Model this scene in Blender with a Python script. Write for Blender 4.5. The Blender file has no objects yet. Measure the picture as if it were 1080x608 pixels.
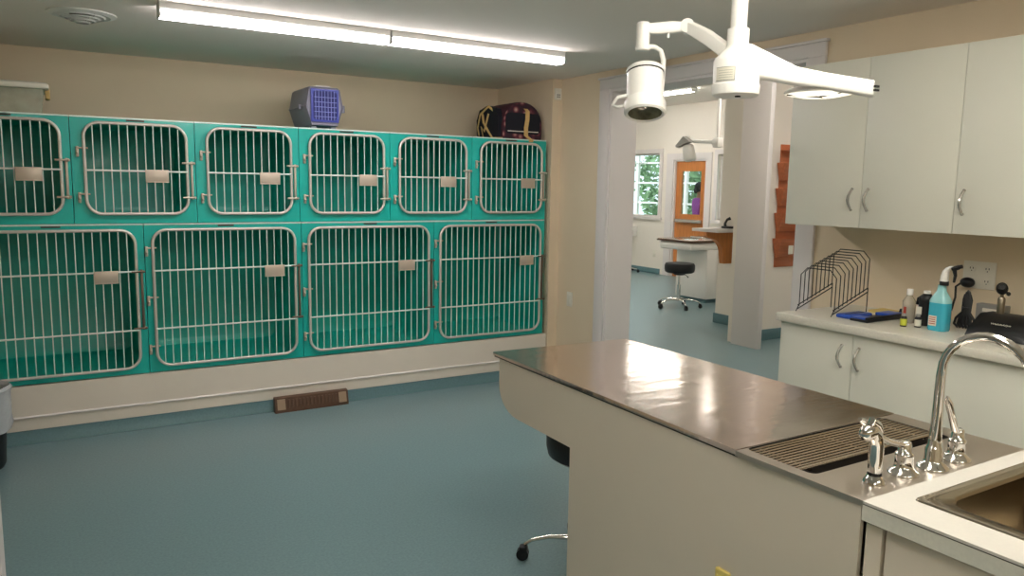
import bpy, math, random
from mathutils import Vector, Matrix
random.seed(7)
PI = math.pi
sc = bpy.context.scene
col = sc.collection
# ------------------------------------------------------------------ materials
def lin(c):
    return tuple(((v/255)/12.92 if v/255 <= .04045 else ((v/255+.055)/1.055)**2.4) for v in c)
def mat(name, rgb, rough=.5, metal=0., noise=0., nscale=30., bump=0., bscale=60., emis=None, estr=0., coat=0., trans=0., alpha=1., spec=.5, stretch=None, ior=1.45):
    m = bpy.data.materials.new(name); m.use_nodes = True
    nt = m.node_tree; b = nt.nodes['Principled BSDF']
    c = lin(rgb)
    b.inputs['Base Color'].default_value = (*c, 1)
    b.inputs['Roughness'].default_value = rough
    b.inputs['Metallic'].default_value = metal
    b.inputs['Specular IOR Level'].default_value = spec
    b.inputs['Coat Weight'].default_value = coat
    b.inputs['Coat Roughness'].default_value = .08
    b.inputs['Transmission Weight'].default_value = trans
    b.inputs['IOR'].default_value = ior
    b.inputs['Alpha'].default_value = alpha
    if emis:
        b.inputs['Emission Color'].default_value = (*lin(emis), 1)
        b.inputs['Emission Strength'].default_value = estr
    tc = nt.nodes.new('ShaderNodeTexCoord'); mp = nt.nodes.new('ShaderNodeMapping')
    nt.links.new(tc.outputs['Object'], mp.inputs['Vector'])
    if stretch: mp.inputs['Scale'].default_value = stretch
    if noise > 0:
        n = nt.nodes.new('ShaderNodeTexNoise'); n.inputs['Scale'].default_value = nscale; n.inputs['Detail'].default_value = 5
        nt.links.new(mp.outputs['Vector'], n.inputs['Vector'])
        r = nt.nodes.new('ShaderNodeValToRGB')
        r.color_ramp.elements[0].position = .3; r.color_ramp.elements[1].position = .7
        r.color_ramp.elements[0].color = (*[v*(1-noise) for v in c], 1)
        r.color_ramp.elements[1].color = (*[min(1, v*(1+noise)) for v in c], 1)
        nt.links.new(n.outputs['Fac'], r.inputs['Fac']); nt.links.new(r.outputs['Color'], b.inputs['Base Color'])
    if bump > 0:
        n2 = nt.nodes.new('ShaderNodeTexNoise'); n2.inputs['Scale'].default_value = bscale; n2.inputs['Detail'].default_value = 3
        nt.links.new(mp.outputs['Vector'], n2.inputs['Vector'])
        bp = nt.nodes.new('ShaderNodeBump'); bp.inputs['Strength'].default_value = bump; bp.inputs['Distance'].default_value = .01
        nt.links.new(n2.outputs['Fac'], bp.inputs['Height']); nt.links.new(bp.outputs['Normal'], b.inputs['Normal'])
    return m
M = {}
M['wall'] = mat('beige wall paint', (226, 208, 180), .75, noise=.02, nscale=3, bump=.08, bscale=220)
M['wall_lobby'] = mat('cream lobby paint', (238, 230, 219), .75, bump=.08, bscale=220)
M['ceiling'] = mat('ceiling paint', (244, 234, 225), .9, bump=.1, bscale=120)
M['floor'] = mat('teal sheet vinyl', (118, 143, 147), .32, noise=.13, nscale=90, bump=.03, bscale=30)
M['cove'] = mat('teal cove base', (94, 126, 132), .4, noise=.08, nscale=90)
M['trim'] = mat('white trim paint', (226, 219, 216), .45, noise=.01, nscale=4)
M['teal'] = mat('teal moulded fibreglass', (24, 178, 166), .28, noise=.05, nscale=9, coat=.25)
M['teal_in'] = mat('teal moulded fibreglass lining', (26, 176, 158), .3, noise=.08, nscale=6, coat=.12)
M['bar'] = mat('satin stainless rod', (218, 236, 229), .35, metal=.2)
M['frame'] = mat('stainless tube', (214, 208, 200), .32, metal=.45)
M['plate'] = mat('stainless card plate', (196, 184, 168), .45, metal=.5)
M['latchmetal'] = mat('worn brown latch metal', (122, 104, 88), .35, metal=.5)
M['plinth'] = mat('cream platform laminate', (226, 216, 202), .5, noise=.02, nscale=5)
M['laminate'] = mat('white cabinet laminate', (219, 217, 204), .38, noise=.015, nscale=3)
M['lam_edge'] = mat('off white counter laminate', (222, 216, 202), .35, noise=.04, nscale=120)
M['lam_top'] = mat('white sink counter laminate', (214, 207, 197), .35, noise=.02, nscale=120)
M['dark_edge'] = mat('dark laminate seam', (62, 54, 46), .5)
M['tablebody'] = mat('cream table laminate', (222, 208, 190), .42, noise=.015, nscale=3)
M['gap'] = mat('dark gap', (30, 26, 20), .8)
M['nickel'] = mat('nickel pull', (196, 190, 182), .25, metal=.7)
M['chrome'] = mat('polished chrome', (225, 222, 218), .06, metal=1)
M['white_metal'] = mat('white enamel', (240, 236, 230), .35)
M['black'] = mat('black plastic', (22, 22, 24), .42)
M['vinyl'] = mat('black upholstery', (24, 25, 28), .45, bump=.1, bscale=90)
M['grey'] = mat('grey plastic', (150, 146, 140), .5)
M['brown'] = mat('brown enamel diffuser', (92, 66, 50), .45, noise=.1, nscale=40)
M['brown_lt'] = mat('worn diffuser face', (160, 136, 112), .5)
M['wood'] = mat('oak stain', (196, 124, 66), .42, noise=.14, nscale=4, stretch=(9, 9, 1))
M['wood_pocket'] = mat('red oak pocket', (188, 108, 68), .42, noise=.14, nscale=4, stretch=(1, 9, 9))
M['tube'] = mat('fluorescent diffuser', (255, 255, 255), .4, emis=(255, 247, 246), estr=25)
M['tube2'] = mat('lobby fluorescent diffuser', (255, 255, 255), .4, emis=(255, 252, 245), estr=31)
M['tube3'] = mat('wide fluorescent diffuser', (255, 255, 255), .4, emis=(251, 250, 240), estr=14)
M['housing'] = mat('light housing enamel', (226, 226, 222), .45)
M['glass'] = mat('window glass', (235, 245, 243), .02, trans=1., ior=1.05, spec=.3)
M['carrier'] = mat('grey blue carrier plastic', (150, 148, 164), .5, noise=.03, nscale=40)
M['carrier_blue'] = mat('blue carrier door plastic', (54, 68, 168), .35)
M['grid_blue'] = mat('pale blue door grid', (150, 160, 230), .35)
M['carrier_white'] = mat('pale carrier handle', (216, 208, 205), .5)
M['carrier_shade'] = mat('shaded carrier interior', (40, 44, 120), .6)
M['maroon'] = mat('dark maroon fabric', (70, 34, 44), .85, noise=.15, nscale=40)
M['bagblack'] = mat('black mesh fabric', (24, 24, 34), .85, bump=.2, bscale=300)
M['strap'] = mat('tan webbing', (206, 172, 112), .8, noise=.08, nscale=80)
M['binbag'] = mat('clear bin liner', (206, 210, 214), .25, bump=.8, bscale=16, alpha=.75, spec=.7)
M['clearbox'] = mat('clear storage plastic', (196, 196, 176), .2, alpha=.55, noise=.25, nscale=9)
M['boxlid'] = mat('white storage lid', (232, 228, 214), .4)
M['paper'] = mat('paper contents', (190, 180, 150), .8, noise=.3, nscale=16)
M['cyanliq'] = mat('blue cleaning liquid', (64, 176, 200), .15, coat=.3)
M['cyanlt'] = mat('clear blue plastic', (150, 206, 208), .12, coat=.3)
M['clearpl'] = mat('clear plastic bottle', (224, 216, 202), .12, trans=.55, ior=1.2)
M['label'] = mat('white label', (226, 220, 204), .6)
M['redink'] = mat('red print', (170, 60, 48), .6)
M['greyink'] = mat('grey print', (128, 126, 122), .6)
M['yellow'] = mat('yellow green label', (206, 210, 70), .5)
M['ivory'] = mat('ivory plastic', (214, 192, 110), .4)
M['blue'] = mat('blue plastic', (44, 84, 180), .35)
M['yellowpad'] = mat('yellow note pad', (222, 196, 120), .7)
M['outlet'] = mat('outlet plastic', (232, 226, 212), .4)
M['skin'] = mat('skin', (150, 104, 80), .6)
M['purple'] = mat('purple scrub fabric', (142, 60, 140), .8)
M['trouser'] = mat('dark trousers', (50, 48, 60), .8)
M['hair'] = mat('dark hair', (34, 26, 26), .7)
M['leaf'] = mat('green foliage', (122, 152, 110), .6, noise=.4, nscale=3)
M['bark'] = mat('bark', (90, 70, 52), .9)
M['grass'] = mat('lawn', (110, 150, 80), .9, noise=.2, nscale=2)
M['brass'] = mat('brushed scope metal', (150, 138, 120), .3, metal=.9)
M['lens'] = mat('lamp glass', (120, 116, 92), .12, coat=.5, noise=.4, nscale=30)
M['glowlens'] = mat('lamp glass with painted glow', (255, 250, 235), .3, emis=(255, 246, 226), estr=1.0)  # weak glow stands in for light reflected off the lamp glass
M['fit'] = mat('dark fittings', (60, 54, 48), .5)

def steel_mat(name, rgb, rough, lo):
    m = bpy.data.materials.new(name); m.use_nodes = True; nt = m.node_tree; b = nt.nodes['Principled BSDF']
    b.inputs['Metallic'].default_value = 1.; b.inputs['Base Color'].default_value = (*lin(rgb), 1)
    tc = nt.nodes.new('ShaderNodeTexCoord'); mp = nt.nodes.new('ShaderNodeMapping'); mp.inputs['Scale'].default_value = (3, .6, 1)
    nt.links.new(tc.outputs['Object'], mp.inputs['Vector'])
    n = nt.nodes.new('ShaderNodeTexNoise'); n.inputs['Scale'].default_value = 5; n.inputs['Detail'].default_value = 6
    nt.links.new(mp.outputs['Vector'], n.inputs['Vector'])
    mr = nt.nodes.new('ShaderNodeMapRange'); mr.inputs['To Min'].default_value = lo; mr.inputs['To Max'].default_value = rough
    nt.links.new(n.outputs['Fac'], mr.inputs['Value']); nt.links.new(mr.outputs['Result'], b.inputs['Roughness'])
    mp2 = nt.nodes.new('ShaderNodeMapping'); mp2.inputs['Scale'].default_value = (1.2, 5, 1)
    nt.links.new(tc.outputs['Object'], mp2.inputs['Vector'])
    n2 = nt.nodes.new('ShaderNodeTexNoise'); n2.inputs['Scale'].default_value = 4; n2.inputs['Detail'].default_value = 2
    nt.links.new(mp2.outputs['Vector'], n2.inputs['Vector'])
    bp = nt.nodes.new('ShaderNodeBump'); bp.inputs['Strength'].default_value = .12; bp.inputs['Distance'].default_value = .01
    nt.links.new(n2.outputs['Fac'], bp.inputs['Height']); nt.links.new(bp.outputs['Normal'], b.inputs['Normal'])
    return m
M['steel'] = steel_mat('brushed stainless top', (224, 209, 199), .21, .07)
M['steel_deck'] = steel_mat('matte stainless deck', (206, 194, 182), .42, .28)
M['tub_shade'] = mat('stainless tub darkened for shade', (54, 48, 42), .4)  # shade of the deep stainless tub put into its colour
M['steel_sink'] = steel_mat('brushed stainless basin', (150, 136, 114), .30, .16)  # basin steel darkened to carry the shade inside the sink
M['steel_rod'] = mat('stainless grate rod', (176, 164, 148), .25, metal=1)
# patterned fabric for the bag
def floral():
    m = bpy.data.materials.new('maroon fabric with pale spots'); m.use_nodes = True; nt = m.node_tree; b = nt.nodes['Principled BSDF']
    b.inputs['Roughness'].default_value = .8
    tc = nt.nodes.new('ShaderNodeTexCoord'); v = nt.nodes.new('ShaderNodeTexVoronoi'); v.inputs['Scale'].default_value = 17
    nt.links.new(tc.outputs['Object'], v.inputs['Vector'])
    r = nt.nodes.new('ShaderNodeValToRGB'); e = r.color_ramp.elements
    e[0].position = .0; e[0].color = (*lin((226, 206, 180)), 1); e[1].position = .42; e[1].color = (*lin((96, 38, 52)), 1)
    k = e.new(.3); k.color = (*lin((150, 92, 96)), 1); k = e.new(.6); k.color = (*lin((52, 26, 40)), 1)
    nt.links.new(v.outputs['Distance'], r.inputs['Fac']); nt.links.new(r.outputs['Color'], b.inputs['Base Color'])
    return m
M['floral'] = floral()

# ------------------------------------------------------------------ mesh helper
def rrect(w, h, r, n=6):
    """rounded rectangle, counter clockwise, centred, list of 2D points (4*(n+1))"""
    pts = []
    for cx, cy, a0 in ((w/2-r, h/2-r, 0), (-w/2+r, h/2-r, PI/2), (-w/2+r, -h/2+r, PI), (w/2-r, -h/2+r, 1.5*PI)):
        for i in range(n+1):
            a = a0 + PI/2*i/n
            pts.append((cx+r*math.cos(a), cy+r*math.sin(a)))
    return pts
class MB:
    def __init__(s): s.v = []; s.f = []
    def add(s, vs, fs):
        o = len(s.v); s.v += [Vector(p) for p in vs]; s.f += [tuple(i+o for i in f) for f in fs]; return s
    def box(s, x0, x1, y0, y1, z0, z1, b=0.):
        if x0 > x1: x0, x1 = x1, x0
        if y0 > y1: y0, y1 = y1, y0
        if z0 > z1: z0, z1 = z1, z0
        if b <= 0:
            vs = [(x, y, z) for z in (z0, z1) for y in (y0, y1) for x in (x0, x1)]
            return s.add(vs, [(0, 2, 3, 1), (4, 5, 7, 6), (0, 1, 5, 4), (2, 6, 7, 3), (0, 4, 6, 2), (1, 3, 7, 5)])
        b = min(b, (x1-x0)*.49, (y1-y0)*.49, (z1-z0)*.49)
        cx, cy = (x0+x1)/2, (y0+y1)/2
        rings = []
        for ins, z in ((b, z0), (b*.3, z0+b*.3), (0, z0+b), (0, z1-b), (b*.3, z1-b*.3), (b, z1)):
            w, h = x1-x0-2*ins, y1-y0-2*ins
            rings.append([(cx+p[0], cy+p[1], z) for p in rrect(w, h, max(b-ins, b*.15), 2)])
        return s.loft(rings, caps=True)
    def loft(s, rings, caps=True, closed=True, cap0=None, cap1=None):
        n = len(rings[0]); o = len(s.v)
        for r in rings: s.v += [Vector(p) for p in r]
        for i in range(len(rings)-1):
            for j in range(n if closed else n-1):
                k = (j+1) % n
                s.f.append((o+i*n+j, o+i*n+k, o+(i+1)*n+k, o+(i+1)*n+j))
        if caps if cap0 is None else cap0: s.f.append(tuple(o+j for j in reversed(range(n))))
        if caps if cap1 is None else cap1: s.f.append(tuple(o+(len(rings)-1)*n+j for j in range(n)))
        return s
    def tube(s, path, r, n=10, closed=False, caps=True, flat=1.):
        P = [Vector(p) for p in path]; m = len(P)
        R = r if isinstance(r, (list, tuple)) else [r]*m
        T = []
        for i in range(m):
            if closed: t = P[(i+1) % m]-P[i-1]
            else: t = P[min(i+1, m-1)]-P[max(i-1, 0)]
            T.append(t.normalized())
        a = Vector((0, 0, 1)) if abs(T[0].z) < .9 else Vector((1, 0, 0))
        u = T[0].cross(a).normalized(); rings = []
        for i in range(m):
            u = (u - T[i]*u.dot(T[i])).normalized(); w = T[i].cross(u)
            rings.append([P[i]+(u*math.cos(2*PI*k/n)+w*math.sin(2*PI*k/n)*flat)*R[i] for k in range(n)])
        if closed: rings.append(rings[0])
        return s.loft(rings, caps=caps and not closed)
    def cyl(s, a, b, r, r2=None, n=16): return s.tube([a, b], [r, r if r2 is None else r2], n)
    def lathe(s, prof, c=(0, 0, 0), axis='z', n=24, caps=True):
        rings = []
        for r, h in prof:
            ring = []
            for k in range(n):
                a = 2*PI*k/n; p = (r*math.cos(a), r*math.sin(a), h)
                if axis == 'x': p = (p[2], p[0], p[1])
                if axis == 'y': p = (p[1], p[2], p[0])
                ring.append((c[0]+p[0], c[1]+p[1], c[2]+p[2]))
            rings.append(ring)
        return s.loft(rings, caps=caps)
    def sphere(s, c, r, sx=1, sy=1, sz=1, n=14, m=9):
        rings = []
        for i in range(m+1):
            t = PI*i/m; rr = max(math.sin(t), .02)*r; z = -math.cos(t)*r
            rings.append([(c[0]+sx*rr*math.cos(2*PI*k/n), c[1]+sy*rr*math.sin(2*PI*k/n), c[2]+sz*z) for k in range(n)])
        return s.loft(rings)
    def prism(s, pts, fn, d0, d1):
        """extrude a 2D outline; fn(u, v, d) -> xyz"""
        return s.loft([[fn(p[0], p[1], d0) for p in pts], [fn(p[0], p[1], d1) for p in pts]])
    def frame_hole(s, ox0, ox1, oy0, oy1, inner, fn, d0, d1):
        """plate with rectangular outside and an arbitrary rounded-rect hole (points from rrect), extruded d0..d1"""
        n = len(inner)//4
        corners = [(ox1, oy1), (ox0, oy1), (ox0, oy0), (ox1, oy0)]
        o = len(s.v); N = len(inner)
        for d in (d0, d1):
            for p in corners: s.v.append(Vector(fn(p[0], p[1], d)))
            for p in inner: s.v.append(Vector(fn(p[0], p[1], d)))
        L = 4+N
        for lay in (0, 1):
            b = o+lay*L
            for c in range(4):
                for i in range(n-1):
                    t = (b+c, b+4+c*n+i, b+4+c*n+i+1)
                    s.f.append(t if lay else t[::-1])
                q = (b+c, b+4+c*n+n-1, b+4+((c+1) % 4)*n, b+(c+1) % 4)
                s.f.append(q if lay else q[::-1])
        for c in range(4):
            k = (c+1) % 4; s.f.append((o+c, o+k, o+L+k, o+L+c))
        for i in range(N):
            k = (i+1) % N; s.f.append((o+4+i, o+L+4+i, o+L+4+k, o+4+k))
        return s
    def xf(s, mtx):
        s.v = [mtx @ p for p in s.v]; return s
    def build(s, name, m, parent=None, origin=None, smooth=40, local=False, mats=None):
        me = bpy.data.meshes.new(name)
        off = Vector((0, 0, 0))
        if not local:
            q = parent
            while q is not None: off += q.location; q = q.parent
        if parent is None and origin is not None: off = Vector(origin)
        me.from_pydata([p-off for p in s.v], [], s.f)
        me.materials.append(m if not isinstance(m, str) else M[m])
        import bmesh
        bm = bmesh.new(); bm.from_mesh(me); bmesh.ops.recalc_face_normals(bm, faces=bm.faces)
        for f in bm.faces: f.smooth = True
        for e in bm.edges:
            if len(e.link_faces) == 2 and e.calc_face_angle(0) > math.radians(smooth): e.smooth = False
        bm.to_mesh(me); bm.free()
        o = bpy.data.objects.new(name, me); col.objects.link(o)
        if parent is not None: o.parent = parent
        elif origin is not None: o.location = off
        return o
def tag(o, label=None, cat=None, group=None, kind=None):
    if label: o['label'] = label
    if cat: o['category'] = cat
    if group: o['group'] = group
    if kind: o['kind'] = kind
    return o
def thing(name, loc, label, cat, group=None, rz=0):
    o = bpy.data.objects.new(name, None); o.empty_display_size = .1; col.objects.link(o)
    o.location = loc; o.rotation_euler.z = rz
    return tag(o, label, cat, group)
def struct(name, mb, m): return tag(mb.build(name, m), kind='structure')
def kids(o): return [c for c in bpy.data.objects if c.parent == o]
def copy_tree(o, parent=None):
    c = o.copy(); col.objects.link(c); c.parent = parent
    for ch in kids(o): copy_tree(ch, c)
    return c
def B(*a, **k): return MB().box(*a, **k)

# ------------------------------------------------------------------ the setting
CH = 2.44; LH = 3.05; XW = 3.65; XT = 3.87
f = MB().box(-3.1, 9.85, -3.1, 12.85, -.05, 0); struct('floor', f, 'floor')
struct('ceiling', B(-3.1, XT, -3.1, 6.3, CH, CH+.08), 'ceiling')
struct('ceiling', B(XT, 9.85, 2.5, 12.85, LH, LH+.08), 'ceiling')
struct('wall_back', B(-.72, 3.56, 6.15, 6.3, 0, CH), 'wall')
struct('wall_left', B(-.72, -.62, 3.3, 6.15, 0, CH), 'wall')
struct('trim_1', B(-3.0, -.195, 3.08, 3.3, 0, CH), 'trim')
struct('wall_left', B(-3.1, -3.0, -3.1, 3.3, 0, CH), 'wall')
struct('wall_front', B(-3.0, XT, -3.1, -3.0, 0, CH), 'wall')
w = MB()
w.box(3.56, XT, 5.27, 6.3, 0, LH); w.box(XW, XT, 4.63, 5.27, 0, LH)
w.box(XW, XT, 2.89, 4.63, 2.30, LH); w.box(XW, XT, -3.0, 2.89, 0, LH)
struct('wall_right', w, 'wall')
c = MB()
c.box(XW-.02, XW, 4.63, 4.745, 0, 2.30, .003); c.box(XW-.02, XW, 2.775, 2.89, 0, 2.30, .003)
c.box(XW-.02, XW, 2.775, 4.745, 2.30, 2.375, .003); c.box(XW-.032, XW, 2.765, 4.755, 2.375, 2.39, .002)
c.box(XW-.005, XT+.02, 4.612, 4.63, 0, 2.30); c.box(XW-.005, XT+.02, 2.89, 2.908, 0, 2.30); c.box(XW-.005, XT+.02, 2.908, 4.612, 2.282, 2.30)
struct('trim_2', c, 'trim')
# lobby shell
w = MB()
w.box(9.7, 9.85, 2.5, 8.05, 0, LH)
w.box(9.7, 9.85, 8.05, 9.36, 0, 1.06); w.box(9.7, 9.85, 8.05, 9.36, 2.16, LH)
w.box(9.7, 9.85, 9.36, 9.62, 0, LH)
w.box(9.7, 9.85, 9.62, 10.43, 2.09, LH)
w.box(9.7, 9.85, 10.43, 10.79, 0, LH)
w.box(9.7, 9.85, 10.79, 12.2, 0, 1.05); w.box(9.7, 9.85, 10.79, 12.2, 2.22, LH)
w.box(9.7, 9.85, 12.2, 12.85, 0, LH)
struct('wall_far', w, 'wall_lobby')
struct('wall_lobby_end', B(XT, 9.7, 12.7, 12.85, 0, LH), 'wall_lobby')
struct('wall_lobby_side', B(XT, XT+.02, 6.3, 12.7, 0, LH), 'wall_lobby')
struct('wall_lobby_return', B(7.6, 7.7, 2.6, 5.47, 0, LH), 'wall_lobby')
struct('wall_lobby_front', B(XT, 7.7, 2.5, 2.6, 0, LH), 'wall_lobby')
w = MB(); w.box(6.06, 9.7, 5.47, 5.6, 0, LH); w.box(6.8, 6.95, 5.6, 6.5, 0, LH); struct('wall_partition', w, 'wall_lobby')
struct('trim_3', B(6.0, 6.06, 5.155, 5.5, 0, LH, b=.004), 'trim')
c = MB()
c.box(6.06, 7.6, 5.452, 5.47, 0, .115, .004); c.box(6.782, 6.8, 5.6, 6.5, 0, .115, .004); c.box(6.782, 6.95, 6.5, 6.515, 0, .115, .004)
struct('baseboard_partition', c, 'cove')
c = MB(); c.box(9.685, 9.7, 10.69, 12.7, 0, .1, .004); struct('baseboard_far', c, 'cove')
struct('baseboard_back', MB().prism([(5.29, 0), (5.262, 0), (5.262, .006), (5.28, .03), (5.284, .08), (5.29, .08)], lambda u, v, d: (d, u, v), -.62, 3.56), 'cove')
c = MB(); c.box(3.548, 3.655, 5.262, 5.275, 0, .08); c.box(3.637, 3.65, 4.745, 5.27, 0, .08); struct('baseboard_right', c, 'cove')
# windows and the door in the far wall
def window(y0, y1, z0, z1, n):
    g = tag(B(9.77, 9.776, y0+.02, y1-.02, z0+.02, z1-.02).build('window_%d' % n, 'glass'), kind='structure')
    c = MB(); t = .075
    c.box(9.675, 9.7, y0-t, y0, z0, z1); c.box(9.675, 9.7, y1, y1+t, z0, z1)
    c.box(9.675, 9.7, y0-t, y1+t, z1, z1+t); c.box(9.655, 9.7, y0-t-.02, y1+t+.02, z0-.05, z0)
    for a, b in ((y0, y0+.03), (y1-.03, y1)): c.box(9.75, 9.8, a, b, z0, z1)
    c.box(9.75, 9.8, y0, y1, z0, z0+.03); c.box(9.75, 9.8, y0, y1, z1-.03, z1)
    c.build('window_frame', 'trim', g)
    return g
window(10.79, 12.2, 1.05, 2.22, 1)
window(8.05, 9.36, 1.06, 2.16, 2)
dr = MB()
fy0, fy1 = 9.655, 10.395
dr.box(9.74, 9.785, fy0, fy0+.11, 0, 2.06); dr.box(9.74, 9.785, fy1-.13, fy1, 0, 2.06)
dr.box(9.74, 9.785, fy0+.11, fy1-.13, 1.9, 2.06); dr.box(9.74, 9.785, fy0+.11, fy1-.13, 0, 1.12)
d = dr.build('door_1', 'wood'); tag(d, kind='structure')
MB().frame_hole(fy0+.09, fy1-.11, 1.1, 1.92, [(p[0]+(fy0+fy1)/2-.01, p[1]+1.51) for p in rrect(fy1-fy0-.27, .75, .004, 2)], lambda u, v, q: (q, u, v), 9.733, 9.74).build('glazing_bead', 'wood', d)
B(9.758, 9.764, fy0+.11, fy1-.13, 1.12, 1.9).build('glass_pane', 'glass', d)
MB().box(9.68, 9.735, fy0+.05, fy1-.04, .985, 1.045, .01).build('push_bar', 'nickel', d)
c = MB(); c.box(9.7, 9.85, 10.395, 10.43, 0, 2.09); c.box(9.7, 9.85, 9.62, 9.655, 0, 2.09); c.box(9.7, 9.85, 9.655, 10.395, 2.06, 2.09)
c.box(9.678, 9.7, 10.43, 10.6, 0, 2.09); c.box(9.678, 9.7, 9.5, 9.62, 0, 2.09); c.box(9.678, 9.7, 9.5, 10.6, 2.09, 2.2)
struct('trim_4', c, 'trim')

# ------------------------------------------------------------------ kennels
YF = 5.29
MID, TOP, BOT = 1.308, 1.95, .357
def cage(x0, x1, z0, z1, door, lower, label, group, latch=True, card_x=None, card_z=None):
    root = thing('kennel_cage', ((x0+x1)/2, YF, z0), label, 'kennel cage', group)
    e = .002
    dx0, dx1, dz0, dz1 = door
    cx, cz, w, h = (dx0+dx1)/2, (dz0+dz1)/2, dx1-dx0, dz1-dz0
    hole = [(cx+p[0], cz+p[1]) for p in rrect(w-.006, h-.006, .085, 6)]
    fn = lambda u, v, d: (u, d, v)
    MB().frame_hole(x0+e, x1-e, z0+e, z1-e-.008, hole, fn, YF, YF+.012).build('face_panel', 'teal', root)
    # moulded interior
    rings = [[(p[0], YF+.012, p[1]) for p in hole]]
    def ring(W, H, r, y): return [((x0+x1)/2+p[0], y, (z0+z1)/2+p[1]) for p in rrect(W, H, r, 6)]
    W, H = x1-x0-.03, z1-z0-.04
    rings += [ring(W, H, .07, YF+.03), ring(W, H, .07, YF+.6), ring(W-.04, H-.04, .06, YF+.655), ring(W-.12, H-.12, .03, YF+.675)]
    MB().loft(rings, cap0=False, cap1=True).build('liner', 'teal_in', root)
    s = MB(); s.box(x0+e, x0+e+.006, YF+.013, YF+.69, z0+e, z1-.01); s.box(x1-e-.006, x1-e, YF+.013, YF+.69, z0+e, z1-.01)
    s.box(x0+e, x1-e, YF+.013, YF+.69, z0+e, z0+e+.006); s.box(x0+e, x1-e, YF+.013, YF+.69, z1-.014, z1-.008)
    s.box(x0+e, x1-e, YF+.684, YF+.69, z0+e, z1-.01)
    s.build('outer_shell', 'teal', root)
    MB().box(x0+e, x1-e, YF-.004, YF+.05, z1-.009, z1-.001).build('edge_trim', 'bar', root)
    MB().box(cx-.05, cx+.05, YF-.004, YF, z1-.021, z1-.012).build('badge', 'fit', root)
    # the door
    yd = YF-.02; r = .0095
    path = [(cx+p[0], yd, cz+p[1]) for p in rrect(w-2*r, h-2*r, .085, 8)]
    d = MB().tube(path, r, 10, closed=True).build('door', 'frame', root)
    bars = MB(); n = round((w-.05)/.0485)
    for i in range(n):
        x = dx0+r+(w-2*r)*(i+1)/(n+1)
        dd = min(x-dx0, dx1-x); ins = 0
        if dd < .085: ins = .085-math.sqrt(max(0, .085**2-(.085-dd)**2))
        bars.cyl((x, yd, dz0+r+ins), (x, yd, dz1-r-ins), .0035, n=6)
    bars.build('bars', 'bar', d)
    zs = ([z0+.655, z0+.285] if lower else [z0+.322])
    for z in zs: MB().cyl((dx0+r, yd-.007, z), (dx1-r, yd-.007, z), .0055, n=8).build('crossbar', 'bar', d)
    kx = card_x; kz = (zs[0]+.01 if card_z is None else card_z)
    if kx is not None:
        p = MB(); p.box(kx-.066, kx+.066, yd-.02, yd-.014, kz-.075, kz, .002)
        p.box(kx-.066, kx+.066, yd-.0225, yd-.014, kz-.078, kz-.072, .002)
        p.build('card_holder', 'plate', d)
    # latch: vertical rod outside the frame with two pins
    la, lb = (zs[0]+.01, zs[1]+.0) if lower else (z0+.39, z0+.15)
    if latch:
        l = MB(); lx = dx1+.018
        l.box(lx-.006, lx+.008, YF-.018, YF, lb, la, .003)
        for z in (la-.012, lb+.012): l.cyl((dx1-.04, yd-.008, z), (lx+.01, yd-.008, z), .006, n=8); l.sphere((lx+.012, yd-.008, z), .009)
        l.build('latch', 'latchmetal' if lower else 'plate', d)
    for z in ([dz1-.13, (dz0+dz1)/2, dz0+.13] if lower else [dz1-.17, dz0+.12]):
        g = MB(); g.cyl((dx0-.026, yd, z+.008), (dx0+.03, yd, z+.008), .005, n=8)
        g.box(dx0-.034, dx0-.018, YF-.02, YF, z-.045, z+.018, .004); g.sphere((dx0-.026, yd-.004, z-.02), .008)
        g.build('hinge', 'plate', d)
    return root
UG, LG = 'upper row of teal kennel cages', 'lower row of teal kennel cages'
ups = [(-.53, .154, 'small teal kennel cage under the clear storage box, cut by the left photo edge', -.062),
       (.154, .843, 'small teal kennel cage in the top row, leftmost one wholly in view', .613),
       (.843, 1.504, 'small teal kennel cage in the top row, just left of the one under the carrier', 1.30),
       (1.504, 2.164, 'small teal kennel cage directly under the grey and blue pet carrier', 1.985),
       (2.164, 2.839, 'small teal kennel cage in the top row, just left of the one under the bag', 2.62),
       (2.839, 3.522, 'small teal kennel cage under the patterned bag, right end of the top row', 3.33)]
for i, (a, b, l, kx) in enumerate(ups):
    cage(a, b, MID, TOP, (a+.06, b-.044-(.006 if i in (2, 4) else 0), 1.36, 1.922), False, l, UG, card_x=kx)
lows = [(-.47, .525, 'large teal kennel cage at the lower left, cut by the photo edge beside the bin', .305),
        (.525, 1.511, 'large teal kennel cage in the lower row, second from the left photo edge', 1.316),
        (1.511, 2.518, 'large teal kennel cage in the lower row, second from the right end', 2.28),
        (2.518, 3.522, 'large teal kennel cage at the right end of the lower row, beside the beige wall', 3.33)]
for i, (a, b, l, kx) in enumerate(lows):
    cage(a, b, BOT, MID, (a+.036+(.008 if i == 0 else 0), b-.042, .392, 1.278), True, l, LG, card_x=kx)
p = MB(); p.box(-.6, 3.555, YF+.0, YF+.7, 0, BOT-.004)
p.box(-.6, 3.555, YF-.006, YF, .082, .155); p.box(-.6, 3.555, YF-.006, YF, .163, BOT-.004)
pl = thing('platform', (1.5, YF, 0), 'long cream platform under the teal kennel cages, with light on its groove put in as a thin white bead', 'platform')
p.build('base_panel', 'plinth', pl)
MB().prism([(YF, .154), (YF-.014, .156), (YF-.016, .161), (YF-.013, .166), (YF, .172)], lambda u, v, d: (d, u, v), -.6, 3.555).build('groove_highlight', 'trim', pl)  # white bead stands in for light caught on the groove ledge
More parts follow.
